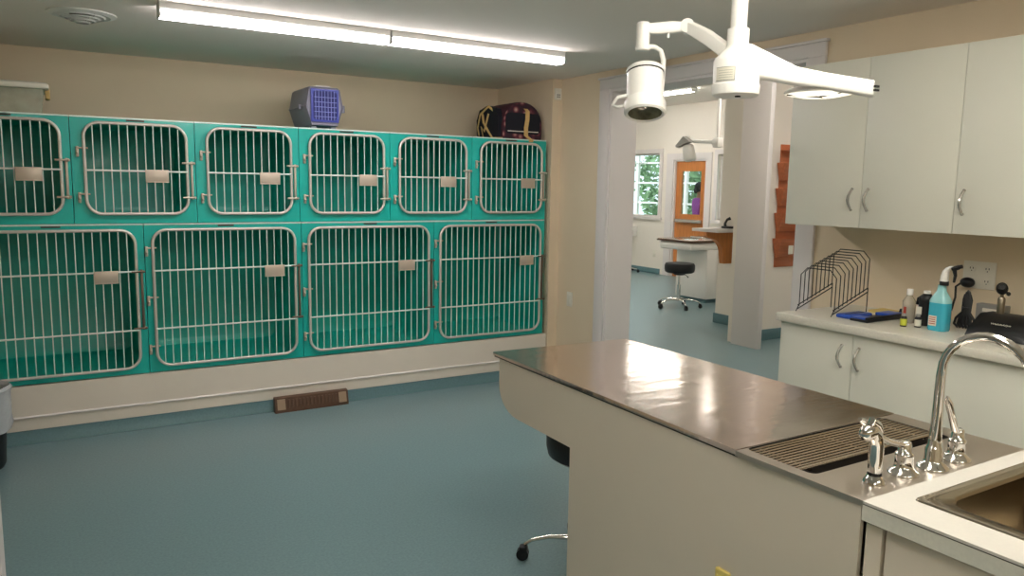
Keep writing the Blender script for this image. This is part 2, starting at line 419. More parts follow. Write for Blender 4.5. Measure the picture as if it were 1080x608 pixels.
# baseboard diffuser
r = thing('floor_register', (1.545, 5.24, 0), 'brown metal baseboard air register on the floor against the cream platform', 'air register')
MB().prism([(5.258, 0), (5.205, 0), (5.205, .02), (5.225, .10), (5.258, .105)], lambda u, v, d: (d, u, v), 1.285, 1.805).build('case', 'brown', r)
for x in (1.30, 1.735): MB().prism([(5.205, .022), (5.2, .022), (5.217, .092), (5.222, .092)], lambda u, v, d: (d, u, v), x, x+.055).build('end_grille', 'brown_lt', r)
g = MB()
for k in range(14): x = 1.375+k*.026; g.prism([(5.206, .03), (5.2015, .03), (5.2155, .085), (5.22, .085)], lambda u, v, d: (d, u, v), x, x+.012)
g.build('louvre', 'brown', r)

# ------------------------------------------------------------------ ceiling lights
def strip_light(label, group, wrap=False):
    root = thing('ceiling_light', (0, 0, 0), label, 'ceiling light', group)
    L = .598
    h = MB(); h.prism([(-.055, 0), (-.055, -.03), (-.048, -.038), (.048, -.038), (.055, -.03), (.055, 0)], lambda u, v, d: (d, u, v), -L, L)
    h.build('housing', 'housing', root, local=True)
    lens = [(.044, -.036), (.05, -.05), (.04, -.066), (.02, -.073), (-.02, -.073), (-.04, -.066), (-.05, -.05), (-.044, -.036)]
    if wrap: lens = [(.04, -.026), (.12, -.012), (.13, -.03), (.10, -.062), (.04, -.078), (-.04, -.078), (-.10, -.062), (-.13, -.03), (-.12, -.012), (-.04, -.026)]
    t = MB(); t.prism(lens, lambda u, v, d: (d, u, v), -L+.006, L-.006)
    t.build('diffuser', 'tube3' if wrap else 'tube', root, local=True)
    e = MB(); e.box(-L, -L+.006, -.052, .052, -.072, -.0); e.build('end_cap', 'housing', root, local=True)
    e = MB(); e.box(L-.006, L, -.052, .052, -.072, -.0); e.build('end_cap', 'housing', root, local=True)
    return root
G1 = 'fluorescent strip lights in front of the cages'
s1 = strip_light('long white fluorescent ceiling light in front of the cages, the left one of the pair', G1)
s1.location = (1.13, 4.26, CH)
s2 = copy_tree(s1); s2.location = (2.335, 4.26, CH); s2['label'] = 'long white fluorescent ceiling light, right one of the pair before the cages'
# unseen lights above and behind the camera, lens widened to brighten the ceiling
wl = strip_light('', None, True)
for i, (x, y) in enumerate(((.9, 1.15), (2.1, 1.15), (-.6, -1.4), (1.6, -1.4))):
    s = wl if i == 0 else copy_tree(wl)
    s.location = (x, y, CH); s['label'] = 'unseen fluorescent ceiling light over the work area, widened to brighten the ceiling'; s['group'] = 'fluorescent lights outside the photo'
# lobby light
lb = copy_tree(s1); lb.location = (8.15, 9.02, LH); lb.rotation_euler.z = PI/2; lb['label'] = 'bright white fluorescent light on the ceiling of the far room'; lb['group'] = 'far room ceiling lights'
for c_ in kids(lb):
    if c_.name.startswith('diffuser'):
        c_.data = c_.data.copy(); c_.data.materials[0] = M['tube2']
for x, y in ((8.15, 10.23), (5.1, 8.6), (5.1, 9.8), (4.9, 4.1), (5.9, 4.1), (7.4, 10.6), (7.4, 6.6)):
    s = copy_tree(lb); s.location = (x, y, LH); s['label'] = 'unseen white fluorescent light helping to brighten the far room'  # first continues the visible light; the rest are added to brighten the lobby
# round ceiling vent
v = thing('ceiling_vent', (.228, 4.78, CH), 'round white ceiling air vent with concentric rings at the upper left', 'air vent')
MB().lathe([(.06, 0), (.165, 0), (.165, -.006), (.135, -.014), (.125, -.006), (.06, -.004)], (.228, 4.78, CH), n=40, caps=False).build('flange', 'housing', v)
MB().lathe([(.0, -.002), (.13, -.002), (.13, -.004), (.0, -.004)], (.228, 4.78, CH), n=32).build('throat', 'fit', v)
g = MB()
for rr, z in ((.108, -.014), (.084, -.024), (.06, -.034), (.034, -.044)):
    g.lathe([(rr-.004, z-.003), (rr+.004, z+.003), (rr+.006, z+.002), (rr-.001, z-.004)], (.228, 4.78, CH), n=36, caps=False)
for a in range(4):
    an = a*PI/2+.5; g.cyl((.228+.12*math.cos(an), 4.78+.12*math.sin(an), CH-.008), (.228+.02*math.cos(an), 4.78+.02*math.sin(an), CH-.04), .003, n=6)
g.build('ring', 'housing', v)

# ------------------------------------------------------------------ things on top of the cages
t = thing('storage_box', (-.2, 5.58, TOP), 'clear plastic storage box with a white lid on top of the cages at far left', 'storage box')
z0 = TOP
MB().loft([[(-.2+p[0]*s, 5.58+p[1]*s, z) for p in rrect(.48, .34, .03, 4)] for s, z in ((.92, z0), (1., z0+.15))]).build('tub', 'clearbox', t)
MB().loft([[(-.2+p[0]*s, 5.58+p[1]*s, z) for p in rrect(.52, .38, .035, 4)] for s, z in ((1., z0+.15), (1.02, z0+.155), (1.02, z0+.178), (.97, z0+.186))]).build('lid', 'boxlid', t)
MB().box(.045, .07, 5.5, 5.62, z0+.1, z0+.165, .005).build('clip', 'strap', t)
# pet carrier
t = thing('pet_carrier', (1.71, 5.57, TOP), 'grey plastic pet carrier with a blue wire door on top of the cages', 'pet carrier')
cx, cy0, cy1, zb = 1.712, 5.36, 5.80, TOP+.022
def shell(y, s): return [(cx+p[0]*s, y, p[1]) for p in [(q[0], zb+.125+q[1]*s) for q in [(.095, -.125), (.134, .0), (.134, .015), (.112, .128), (.095, .142), (-.095, .142), (-.112, .128), (-.134, .015), (-.134, 0), (-.095, -.125)]]]
MB().loft([shell(cy0+.012, .9), shell(cy0, .97), shell(cy0+.03, 1.), shell(cy1-.03, 1), shell(cy1, .93)]).build('shell', 'carrier', t)
rim = MB(); rim.tube([(cx-.13, cy0+.04, zb+.13), (cx-.133, cy1-.04, zb+.13), (cx+.133, cy1-.04, zb+.13), (cx+.133, cy0+.04, zb+.13)], .009, 8)
rim.box(cx-.155, cx-.125, cy0+.1, cy0+.14, zb+.115, zb+.145, .004); rim.box(cx+.125, cx+.155, cy0+.03, cy0+.07, zb+.1, zb+.15, .004)
rim.build('rim', 'carrier', t)
MB().frame_hole(cx-.098, cx+.098, zb+.026, zb+.25, [(cx+p[0], zb+.138+p[1]) for p in rrect(.168, .196, .02, 3)], lambda u, v, d: (u, d, v), cy0-.006, cy0+.006).build('door_frame', 'carrier_blue', t)
MB().prism([(cx+p[0], zb+.138+p[1]) for p in rrect(.168, .196, .02, 3)], lambda u, v, d: (u, d, v), cy0-.001, cy0+.001).build('opening_shade', 'carrier_shade', t)  # flat dark sheet stands in for the shaded inside of the carrier
g = MB()
for k in range(7): x = cx-.066+k*.022; g.cyl((x, cy0-.006, zb+.04), (x, cy0-.006, zb+.238), .0024, n=6)
for k in range(5): z = zb+.062+k*.033; g.cyl((cx-.075, cy0-.006, z), (cx+.084, cy0-.006, z), .0024, n=6)
g.build('door_grid', 'grid_blue', t)
MB().tube([(cx-.03, cy0+.1, zb+.26), (cx-.03, cy0+.1, zb+.278), (cx+.07, cy0+.1, zb+.278), (cx+.07, cy0+.1, zb+.26)], .008, 8).build('handle', 'carrier_white', t)
for sx in (-.07, .07):
    for yy in (cy0+.05, cy1-.06): B(cx+sx-.02, cx+sx+.02, yy-.02, yy+.02, TOP, zb+.004, b=.004).build('foot', 'carrier', t)
# patterned duffel carrier
t = thing('travel_bag', (3.36, 5.55, TOP), 'dark patterned fabric pet bag with tan straps on top of the last cage', 'bag')
def dome(w, h, n=16, cx=3.335):
    pts = [(cx+w/2*.97, TOP+.004), (cx+w/2, TOP+.03)]
    for i in range(n+1):
        a = PI*i/n; pts.append((cx+w/2*math.cos(a), TOP+h*.36+h*.64*math.sin(a)**.9 if 0 < i < n else TOP+h*.36))
    pts += [(cx-w/2, TOP+.03), (cx-w/2*.97, TOP+.004)]; return pts
def domering(y, w, h): return [(p[0], y, p[1]) for p in dome(w, h)]
MB().loft([domering(5.37, .35, .28), domering(5.362, .368, .295), domering(5.4, .372, .3), domering(5.72, .372, .3), domering(5.75, .34, .28)]).build('body', 'maroon', t)
MB().loft([domering(5.3625, .366, .293), domering(5.357, .36, .29)]).build('front_border', 'floral', t)
MB().prism([(3.335+p[0], TOP+.125+p[1]) for p in rrect(.325, .165, .035, 4)], lambda u, v, d: (u, d, v), 5.351, 5.358).build('front_panel', 'bagblack', t)
MB().box(3.19, 3.48, 5.346, 5.352, TOP+.06, TOP+.067, .002).build('piping', 'boxlid', t)
MB().prism([(5.56+q[0]-3.2, q[1]) for q in [(3.03, TOP+.004), (3.02, TOP+.16), (3.07, TOP+.24), (3.2, TOP+.27), (3.33, TOP+.24), (3.38, TOP+.16), (3.37, TOP+.004)]], lambda u, v, d: (d, u, v), 3.12, 3.17).build('end_panel', 'bagblack', t)
def web(path, x0, x1, th=.004):
    up = [(p[0], p[1]) for p in path]; dn = [(p[0]-th, p[1]-th*.4) for p in reversed(path)]
    n = len(path); rings = []
    for k in range(n):
        y, z = path[k]; e = (x1-x0)*.0; sh = .012*math.sin(k*1.3)
        rings.append([(x0+sh, y, z), (x1+sh, y, z), (x1+sh, y-th, z-th*.3), (x0+sh, y-th, z-th*.3)])
    return MB().loft(rings)
web([(5.352, TOP+.245), (5.338, TOP+.225), (5.33, TOP+.16), (5.326, TOP+.09), (5.32, TOP+.03), (5.285, TOP+.006), (5.272, TOP-.006), (5.27, TOP-.022)], 3.335, 3.372).build('strap', 'strap', t)
s = MB()
s.tube([(3.14, 5.7, TOP+.02), (3.11, 5.68, TOP+.1), (3.1, 5.62, TOP+.2), (3.12, 5.52, TOP+.26), (3.14, 5.46, TOP+.22)], .011, 8, flat=.35)
s.tube([(3.13, 5.64, TOP+.22), (3.1, 5.56, TOP+.13), (3.11, 5.5, TOP+.06), (3.1, 5.42, TOP+.008), (3.16, 5.36, TOP+.006)], .01, 8, flat=.35)
s.tube([(3.13, 5.62, TOP+.02), (3.1, 5.6, TOP+.1), (3.1, 5.55, TOP+.06), (3.11, 5.5, TOP+.2)], .009, 8, flat=.35)
s.xf(Matrix.Translation((-.012, 0, 0))).build('handle_strap', 'strap', t)
# waste bin
t = thing('waste_bin', (-.4, 4.94, 0), 'black waste bin with a clear plastic liner folded over its rim, left edge', 'waste bin')
MB().lathe([(.14, 0), (.15, .02), (.175, .42), (.168, .42), (.145, .03)], (-.4, 4.94, 0), n=28).build('pail', 'black', t)
rings = []
for r_, z in ((.184, .21), (.192, .24), (.188, .3), (.196, .36), (.19, .41), (.197, .44), (.185, .455), (.17, .44), (.165, .3)):
    rings.append([(-.4+(r_+.005*math.sin(7*k*2*PI/40+z*30))*math.cos(2*PI*k/40), 4.94+(r_+.005*math.sin(5*k*2*PI/40+z*20))*math.sin(2*PI*k/40), z) for k in range(40)])
MB().loft(rings, caps=False).build('liner', 'binbag', t)

# ------------------------------------------------------------------ wall fittings
t = thing('wall_sensor', (3.605, 5.27, 2.33), 'small white wall sensor with four dots near the ceiling right of the cages', 'sensor')
B(3.573, 3.637, 5.252, 5.27, 2.275, 2.365, b=.004).build('case', 'outlet', t)
g = MB()
for a in (3.59, 3.608):
    for b in (2.292, 2.308): g.box(a, a+.012, 5.25, 5.253, b, b+.01)
g.build('grille', 'greyink', t)
def wall_plate(name, x, y, z, w, h, label, cat, kind, nx=-1):
    t = thing(name, (x, y, z), label, cat)
    MB().box(x+nx*.007, x, y-w/2, y+w/2, z-h/2, z+h/2, .003).build('plate', 'outlet', t)
    return t
t = wall_plate('wall_outlet', XW, 5.085, .665, .075, .12, 'white wall plate low on the beige wall between cages and doorway', 'outlet', 0)
B(XW-.01, XW-.006, 5.068, 5.102, .63, .70, b=.002).build('insert', 'outlet', t)
t = wall_plate('wall_outlet', 9.7, 10.86, .37, .075, .12, 'white outlet plate on the far wall beside the wooden door', 'outlet', 0)
B(9.69, 9.694, 10.843, 10.877, .335, .405, b=.002).build('insert', 'outlet', t)

# ------------------------------------------------------------------ cabinets
def pull(x, y, zc, parent):
    h = MB(); pts = []
    for i in range(11):
        a = i/10; pts.append((x-.004-.028*math.sin(PI*a), y, zc-.05+.1*a))
    h.tube(pts, [.0072-.002*abs(i-5)/5 for i in range(11)], 8)
    h.cyl((x, y, zc-.05), (x-.006, y, zc-.05), .006, n=8); h.cyl((x, y, zc+.05), (x-.006, y, zc+.05), .006, n=8)
    return h.build('handle', 'nickel', parent)
def cab(name, y0, y1, xf, xb, z0, z1, doors, label, group, hz, cat, toe=0.):
    t = thing(name, (xb-.1, (y0+y1)/2, z0), label, cat, group)
    b = MB(); b.box(xf+.02, xb-.002, y0+.001, y1-.001, z0+toe, z1)
    if toe: b.box(xf+.08, xb-.002, y0+.001, y1-.001, z0, z0+toe)
    b.build('body', 'laminate', t)
    for (a, c, hy) in doors:
        d = MB().box(xf, xf+.019, a+.0015, c-.0015, z0+toe+.002, z1-.002, .0015).build('door', 'laminate', t)
        if hy is not None: pull(xf, hy, hz, d)
    return t
# wall cabinets: depth 0.35
U0, U1 = 1.405, 2.197
cab('wall_cabinet', 1.833, 2.70, 3.3, XW, U0, U1, [(2.273, 2.70, 2.32), (1.833, 2.273, 2.237)], 'white wall cabinet with two doors, nearest the doorway', 'white wall cabinets', 1.54, 'cabinet')
cab('wall_cabinet', .96, 1.833, 3.3, XW, U0, U1, [(1.396, 1.833, 1.795), (.96, 1.396, 1.0)], 'white wall cabinet over the wall outlets, cut by the right photo edge', 'white wall cabinets', 1.54, 'cabinet')
CB = .945
cab('base_cabinet', 1.702, 2.497, 3.07, XW, 0, CB, [(2.10, 2.497, 2.152), (1.702, 2.10, 2.066)], 'white base cabinet with two handled doors at the doorway end of the counter', 'white base cabinets', .835, 'cabinet', toe=.1)
cab('base_cabinet', .9, 1.702, 3.07, XW, 0, CB, [(.9, 1.702, None)], 'white base cabinet with a wide plain front behind the faucet', 'white base cabinets', .8, 'cabinet', toe=.1)
cab('base_cabinet', .1, .9, 3.07, XW, 0, CB, [(.1, .5, .46), (.5, .9, .54)], 'white base cabinet beyond the right edge of the photo', 'white base cabinets', .8, 'cabinet', toe=.1)
ct = thing('worktop', (3.35, 1.4, CB), 'long off-white laminate counter top under the wall cabinets', 'counter top')
MB().box(3.045, XW-.001, .1, 2.512, CB+.001, .985, .004).build('slab', 'lam_edge', ct)
Z = .985
# ------------------------------------------------------------------ wire rack
t = thing('wire_rack', (3.3, 2.38, Z), 'black wire sorting rack standing at the left end of the white counter', 'wire rack')
xa, xb_, ya, yb = 3.165, 3.435, 2.29, 2.49
q = MB()
H0, H1 = .012, .125
for y in (ya, yb):
    q = MB()
    for o in (0, .02): q.cyl((xa+.012, y, Z+H0+o*.9), (xb_, y, Z+H1-.02+o), .0027, n=6)
    q.cyl((xa, y, Z), (xa+.02, y, Z+.03), .0024, n=6); q.cyl((xb_, y, Z), (xb_, y, Z+H1), .0026, n=6)
    q.build('base_rail', 'black', t)

N = 9
for i in range(N):
    k = i/(N-1); x = xa+.022+(xb_-xa-.026)*k; zb = Z+H0+.012+(H1-.02-H0)*k; zt = Z+.218+.085*k; c = .035
    MB().tube([(x, ya, zb), (x, ya, zt-c), (x, ya+c, zt), (x, yb-c, zt), (x, yb, zt-c), (x, yb, zb)], .0025, 6).build('loop', 'black', t)
# blue tray, cassette, pad and pager on the counter
t = thing('tray', (3.32, 2.15, Z), 'blue and black shallow tray beside the wire rack', 'tray')
MB().box(3.17, 3.47, 2.105, 2.195, Z, Z+.012, .004).build('base', 'black', t)
MB().box(3.172, 3.468, 2.108, 2.118, Z+.01, Z+.024, .003).build('side_wall', 'black', t)
MB().box(3.172, 3.24, 2.12, 2.193, Z+.012, Z+.02, .003).build('grip', 'blue', t)
MB().box(3.36, 3.465, 2.12, 2.193, Z+.012, Z+.026, .003).build('insert', 'blue', t)
t = thing('pouch', (3.25, 2.22, Z), 'bright blue flat pouch in front of the wire rack', 'pouch')
MB().box(3.185, 3.36, 2.203, 2.282, Z, Z+.02, .009).build('body', 'blue', t)
MB().box(3.2, 3.34, 2.235, 2.243, Z+.019, Z+.0215, .001).build('zip', 'black', t)
tag(MB().box(3.48, 3.6, 2.2, 2.31, Z, Z+.012, .002).build('note_pad', 'yellowpad', origin=(3.54, 2.25, Z)), 'yellow note pad lying by the wall behind the blue tray', 'note pad')
t = thing('binder_clip', (3.55, 2.15, Z), 'black binder clip standing behind the blue tray', 'clip')
MB().prism([(-.02, 0), (.02, 0), (.006, .03), (-.006, .03)], lambda u, v, d: (3.55+u, d, Z+v), 2.12, 2.185).build('body', 'black', t)
MB().tube([(3.55, 2.13, Z+.03), (3.56, 2.135, Z+.055), (3.56, 2.17, Z+.055), (3.55, 2.175, Z+.03)], .0015, 6).build('wire_arm', 'bar', t)
# bottles
def bottle(name, x, y, prof, m, label, cat, cap=None, capm='white_metal', n=20):
    t = thing(name, (x, y, Z), label, cat)
    MB().lathe(prof, (x, y, Z), n=n).build('body', m, t)
    if cap: MB().lathe(cap, (x, y, Z), n=n).build('cap', capm, t)
    return t
t = bottle('squeeze_bottle', 3.37, 2.035, [(.026, 0), (.028, .01), (.028, .1), (.012, .125), (.01, .13)], 'clearpl', 'clear plastic bottle with red print, left of the black bottle', 'bottle', [(.014, .128), (.014, .152), (.012, .155)])
t.location.z = Z
t2 = MB().box(3.3405, 3.3425, 2.03, 2.042, Z+.025, Z+.075).build('print', 'redink', t)
t = bottle('dark_bottle', 3.37, 1.955, [(.03, 0), (.032, .01), (.032, .085), (.03, .1), (.034, .112), (.03, .13), (.014, .145)], 'black', 'black plastic bottle with a slanted shoulder behind the small vials', 'bottle', [(.015, .144), (.015, .155), (.013, .157)])
MB().box(3.3365, 3.3385, 1.955, 1.98, Z+.05, Z+.085, .0005).build('label', 'label', t)
MB().tube([(3.37, 1.975, Z+.122), (3.368, 1.99, Z+.115), (3.366, 1.995, Z+.09)], [.014, .01, .006], 8).build('spout', 'black', t)
for i, (x, y, m, lab) in enumerate(((3.25, 1.982, 'yellow', 'small black vial with a yellow green label in front of the dark bottle'), (3.29, 1.94, 'label', 'small vial with a white label between the yellow vial and the blue spray bottle'))):
    t = bottle('vial', x, y, [(.013, 0), (.0135, .004), (.0135, .042), (.009, .048)], 'black', lab, 'vial', [(.0095, .047), (.0095, .058)], 'grey', n=14)
    MB().lathe([(.0139, .006), (.0141, .007), (.0141, .034), (.0139, .035)], (x, y, Z), n=14, caps=False).build('label', m, t)
t = thing('spray_bottle', (3.3, 1.845, Z), 'spray bottle of blue liquid with a white nozzle and black trigger', 'spray bottle')
def sq(s, z): return [(3.3+p[0]*s, 1.852+p[1]*s*1.08, Z+z) for p in rrect(.066, .074, .02, 4)]
MB().loft([sq(.93, 0), sq(1, .008), sq(1, .122)]).build('liquid', 'cyanliq', t)
MB().loft([sq(1.003, .122), sq(1, .13), sq(.8, .148), sq(.45, .172), sq(.36, .2)]).build('shoulder', 'cyanlt', t)
MB().box(3.2645, 3.2665, 1.845, 1.88, Z+.022, Z+.066, .001).build('label', 'label', t)
g = MB()
for k in range(4): g.box(3.263, 3.2645, 1.849, 1.876, Z+.03+k*.009, Z+.033+k*.009)
g.build('label_print', 'redink', t)
MB().lathe([(.018, .198), (.018, .216)], (3.3, 1.845, Z), n=18).build('collar', 'black', t)
MB().loft([[(3.3+p[0]*s+dx, 1.845+p[1]*s+dy, Z+z) for p in rrect(.03, .03, .01, 3)] for s, z, dx, dy in ((1, .216, 0, 0), (.95, .24, 0, 0), (.8, .262, 0, -.004), (.75, .276, 0, -.016), (.6, .284, 0, -.03))]).build('nozzle_head', 'white_metal', t)
g = MB(); g.tube([(3.3, 1.815, Z+.272), (3.3, 1.79, Z+.281)], .01, 8)
g.tube([(3.3, 1.806, Z+.268), (3.3, 1.8, Z+.245), (3.3, 1.804, Z+.215)], [.009, .007, .005], 8); g.build('trigger', 'black', t)
g = MB(); g.cyl((3.3, 1.79, Z+.282), (3.3, 1.776, Z+.286), .009, n=6); g.build('nozzle', 'black', t)
# outlets over the counter
t = thing('wall_outlet', (XW, 1.88, 1.2), 'double white wall outlet plate above the counter with a black plug', 'outlet')
MB().box(XW-.007, XW, 1.81, 1.955, 1.145, 1.27, .003).build('plate', 'outlet', t)
for y in (1.845, 1.915):
    for z in (1.178, 1.235):
        rc = MB().lathe([(.017, 0), (.017, .002)], (0, 0, 0), n=18).xf(Matrix.Translation((XW-.007, y, z)) @ Matrix.Rotation(-PI/2, 4, 'Y')).build('receptacle', 'outlet', t)
        g = MB(); g.box(XW-.0105, XW-.0088, y-.008, y-.005, z, z+.008); g.box(XW-.0105, XW-.0088, y+.005, y+.008, z, z+.008); g.box(XW-.0105, XW-.0088, y-.002, y+.002, z-.01, z-.006)
        g.build('slots', 'fit', rc)
t = thing('power_adapter', (XW, 1.92, 1.17), 'black plug-in power adapter in the wall outlet with its cord hanging down', 'power adapter')
MB().sphere((XW-.035, 1.915, 1.172), .028, 1, 1.15, .85).build('plug', 'black', t)
MB().tube([(XW-.05, 1.935, 1.168), (XW-.06, 1.952, 1.15), (XW-.06, 1.95, 1.1), (XW-.09, 1.945, 1.05), (XW-.15, 1.93, Z+.03)], .005, 8).build('cord', 'black', t)
t = thing('cable_bundle', (3.45, 1.81, Z), 'bundled black cable standing up between the spray bottle and the charger', 'cable')
g = MB()
for k, (dy, h) in enumerate(((-.02, .15), (-.01, .165), (.0, .168), (.01, .16), (.02, .15))):
    y = 1.815+dy
    g.tube([(3.43, y-.012+dy*.6, Z+.02), (3.432, y-.01+dy*.5, Z+.045), (3.435, 1.815+dy*.5-.007, Z+.075), (3.44, 1.815+dy*.6-.006, Z+h-.02), (3.44, 1.815+dy*.6, Z+h), (3.446, 1.815+dy*.6+.006, Z+h-.02), (3.442, 1.815+dy*.5+.007, Z+.075), (3.436, y+.01+dy*.5, Z+.045), (3.432, y+.012+dy*.6, Z+.02), (3.43, y+dy*.3, Z+.0065)], .0058, 8)
g.build('loops', 'black', t)
MB().tube([(3.44+.014*math.cos(a), 1.815+.017*math.sin(a), Z+.095) for a in [2*PI*i/14 for i in range(14)]], .004, 6, closed=True).build('tie', 'black', t)
t = thing('switch_box', (3.635, 1.77, Z), 'grey outlet box standing against the wall behind the charger', 'outlet box')
MB().box(3.6, XW-.001, 1.735, 1.86, Z, Z+.1, .004).build('case', 'grey', t)
MB().box(3.597, 3.601, 1.76, 1.83, Z+.066, Z+.082, .002).build('strip', 'label', t)
MB().lathe([(.008, 0), (.008, .003)], n=12).xf(Matrix.Translation((3.6, 1.8, Z+.04)) @ Matrix.Rotation(-PI/2, 4, 'Y')).build('socket', 'black', t)
t = thing('scope_charger', (3.42, 1.64, Z), 'black desk charger holding a metal scope handle on the counter', 'charger')
prof = [(3.29, Z+.002), (3.29, Z+.03), (3.4, Z+.088), (3.5, Z+.088), (3.52, Z+.002)]
MB().loft([[(p[0]+(0.02 if (j in (1,)) else 0), y, p[1]) if e else (p[0], y, p[1]) for j, p in enumerate(prof)] for y, e in ((1.735, 1), (1.70, 0), (1.53, 0), (1.5, 1))]).build('base', 'black', t)
sc_ = thing('otoscope', (3.46, 1.685, Z+.085), 'metal examination scope with a black head standing in the charger', 'scope')
MB().lathe([(.014, -.01), (.015, .0), (.015, .06), (.011, .068)], (3.46, 1.685, Z+.09), n=16).build('handle', 'brass', sc_)
g = MB().lathe([(.007, .067), (.007, .09)], (3.46, 1.685, Z+.09), n=12)
g.build('neck', 'brass', sc_)
g = MB(); g.sphere((3.455, 1.685, Z+.195), .024, .8, 1, 1.1); g.cyl((3.455, 1.685, Z+.2), (3.425, 1.67, Z+.205), .018, .012, n=14); g.sphere((3.46, 1.66, Z+.175), .009); g.build('head', 'black', sc_)
cu = bpy.data.curves.new('writing', 'FONT'); cu.body = 'WelchAllyn'; cu.size = .017; cu.extrude = .0004; cu.align_x = 'CENTER'
tmp = bpy.data.objects.new('writing_tmp', cu); col.objects.link(tmp)
dg = bpy.context.evaluated_depsgraph_get(); me = bpy.data.meshes.new_from_object(tmp.evaluated_get(dg)); bpy.data.objects.remove(tmp)
me.materials.clear(); me.materials.append(M['label'])
wo = bpy.data.objects.new('writing', me); col.objects.link(wo); wo.parent = t
nrm = Vector((-.058, 0, .11)).normalized(); xax = Vector((0, -1, 0)); yax = nrm.cross(xax)
mt = Matrix((xax, yax, nrm)).transposed().to_4x4(); mt.translation = Vector((3.335, 1.62, Z+.0555)) - t.location + nrm*.0008
me.transform(mt)
t = thing('otoscope', (3.46, 1.545, Z+.085), 'second black scope head in the charger at the right photo edge', 'scope')
MB().lathe([(.014, -.01), (.015, .0), (.015, .06), (.011, .068)], (3.46, 1.545, Z+.09), n=16).build('handle', 'brass', t)
MB().sphere((3.455, 1.545, Z+.19), .024, .8, 1, 1.3).build('head', 'black', t)

# ------------------------------------------------------------------ the wet table (island)
TZ = .9
t = thing('exam_table', (1.87, 1.85, 0), 'long cream wet table with a brushed stainless top, in front of the doorway', 'exam table')
IXL, IXR, IY1, IYS, IY0 = 1.536, 2.215, 2.66, 1.352, .98
# body in profile (Y, Z), extruded along X
pf = [(.985, 0), (2.125, 0), (2.125, .665), (2.50, .665)]
rr = .11
for i in range(1, 8):
    a = -PI/2+PI/2*i/7; pf.append((2.50+.145*math.cos(a)+0, .665+rr+rr*math.sin(a)))
pf += [(2.645, .88), (IYS+.03, .88), (IYS+.03, .69), (.985, .69)]
bd = MB().prism(pf, lambda u, v, d: (d, u, v), IXL+.001, IXR-.012)
bd.box(IXL+.001, IXL+.013, .985, IYS+.03, .69, .885); bd.box(IXR-.02, IXR-.012, .985, IYS+.03, .69, .885)
for p_ in bd.v:
    if p_.x < IXL+.02: p_.x += 1.511+(p_.y-.99)*(1.551-1.511)/1.7+.004-IXL
bd.build('body', 'tablebody', t)
def xl(y): return 1.511+(y-.99)*(1.551-1.511)/1.7
tp = [(xl(2.69), 2.69), (2.222, 2.66), (2.215, IYS+.003), (xl(IYS), IYS+.003)]
def plate(pts, z0, z1): return MB().loft([[(p[0], p[1], z) for p in pts] for z in (z0, z1-.002)]+[[(p[0]*.999+.0018, p[1]*.9995+.001, z1) for p in pts]])
plate(tp, TZ-.014, TZ).build('tabletop', 'steel', t)
plate([(xl(2.69)+.004, 2.686), (2.216, 2.656), (2.21, IYS), (xl(IYS)+.004, IYS)], TZ-.02, TZ-.014).build('edge_band', 'dark_edge', t)
# tub section with opening
MB().frame_hole(xl(1.1), 2.212, IY0, IYS-.001, [(1.845+p[0], 1.243+p[1]) for p in rrect(.59, .212, .02, 4)], lambda u, v, d: (u, v, d), TZ-.014, TZ).build('tub_deck', 'steel_deck', t)
MB().loft([[(1.845+p[0]*s, 1.243+p[1]*s, z) for p in rrect(.59, .212, .02, 4)] for s, z in ((1, TZ-.001), (1, TZ-.15), (.95, TZ-.17))], cap0=False, cap1=True).build('tub', 'tub_shade', t)
gr = thing('drain_grate', (1.845, 1.26, TZ), 'removable stainless rod grate laid over the tub opening of the table', 'grate')
g = MB(); NR = 12
for i in range(NR):
    y = 1.185+i*(.155/(NR-1)); g.cyl((1.55, y, TZ-.004), (2.14, y, TZ-.004), (.0031 if i else .005), n=8)
g.build('rods', 'steel_rod', gr)
g = MB()
for x in (1.6, 1.845, 2.09): g.cyl((x, 1.183, TZ-.012), (x, 1.342, TZ-.012), .004, n=8)
g.build('cross_rod', 'steel_rod', gr)
# ivory outlet on the side of the table
t2 = thing('side_outlet', (1.524, 1.376, .44), 'small ivory outlet plate low on the side of the exam table', 'outlet')
B(1.515, 1.53, 1.352, 1.40, .44, .555, b=.003).build('plate', 'ivory', t2)
B(1.511, 1.516, 1.36, 1.392, .455, .54, b=.002).build('insert', 'ivory', t2)

# ------------------------------------------------------------------ sink counter
t = thing('sink_cabinet', (1.86, .4, 0), 'cream sink base cabinet joined to the near end of the exam table', 'cabinet')
MB().box(1.55, 2.19, -.3, .976, 0, TZ-.25).box(1.55, 1.566, -.3, .976, TZ-.25, TZ-.045).box(2.174, 2.19, -.3, .976, TZ-.25, TZ-.045).box(1.566, 2.174, .96, .976, TZ-.25, TZ-.045).build('body', 'tablebody', t)
d = MB().box(1.524, 1.549, -.2, .928, .1, TZ-.05, .002).build('door', 'tablebody', t)
MB().box(1.522, 1.549, .936, .974, 0, TZ-.05, .001).build('stile', 'tablebody', t)
g = MB()
for z in (.76, .3): g.cyl((1.526, .976, z-.03), (1.538, .972, z+.03), .004, n=8)
g.build('hinge', 'fit', t)
SX0, SX1, SY0, SY1 = 1.612, 2.13, .36, .926
t = thing('sink_counter', (1.86, .4, TZ), 'white laminate counter around the stainless sink, with a dark line along its edge', 'counter top')
scx, scy = (SX0+SX1)/2, (SY0+SY1)/2
MB().frame_hole(1.508, 2.215, -.3, .978, [(scx+p[0], scy+p[1]) for p in rrect(SX1-SX0-.02, SY1-SY0-.02, .03, 4)], lambda u, v, d: (u, v, d), TZ-.004, TZ+.002).build('top_sheet', 'lam_top', t)
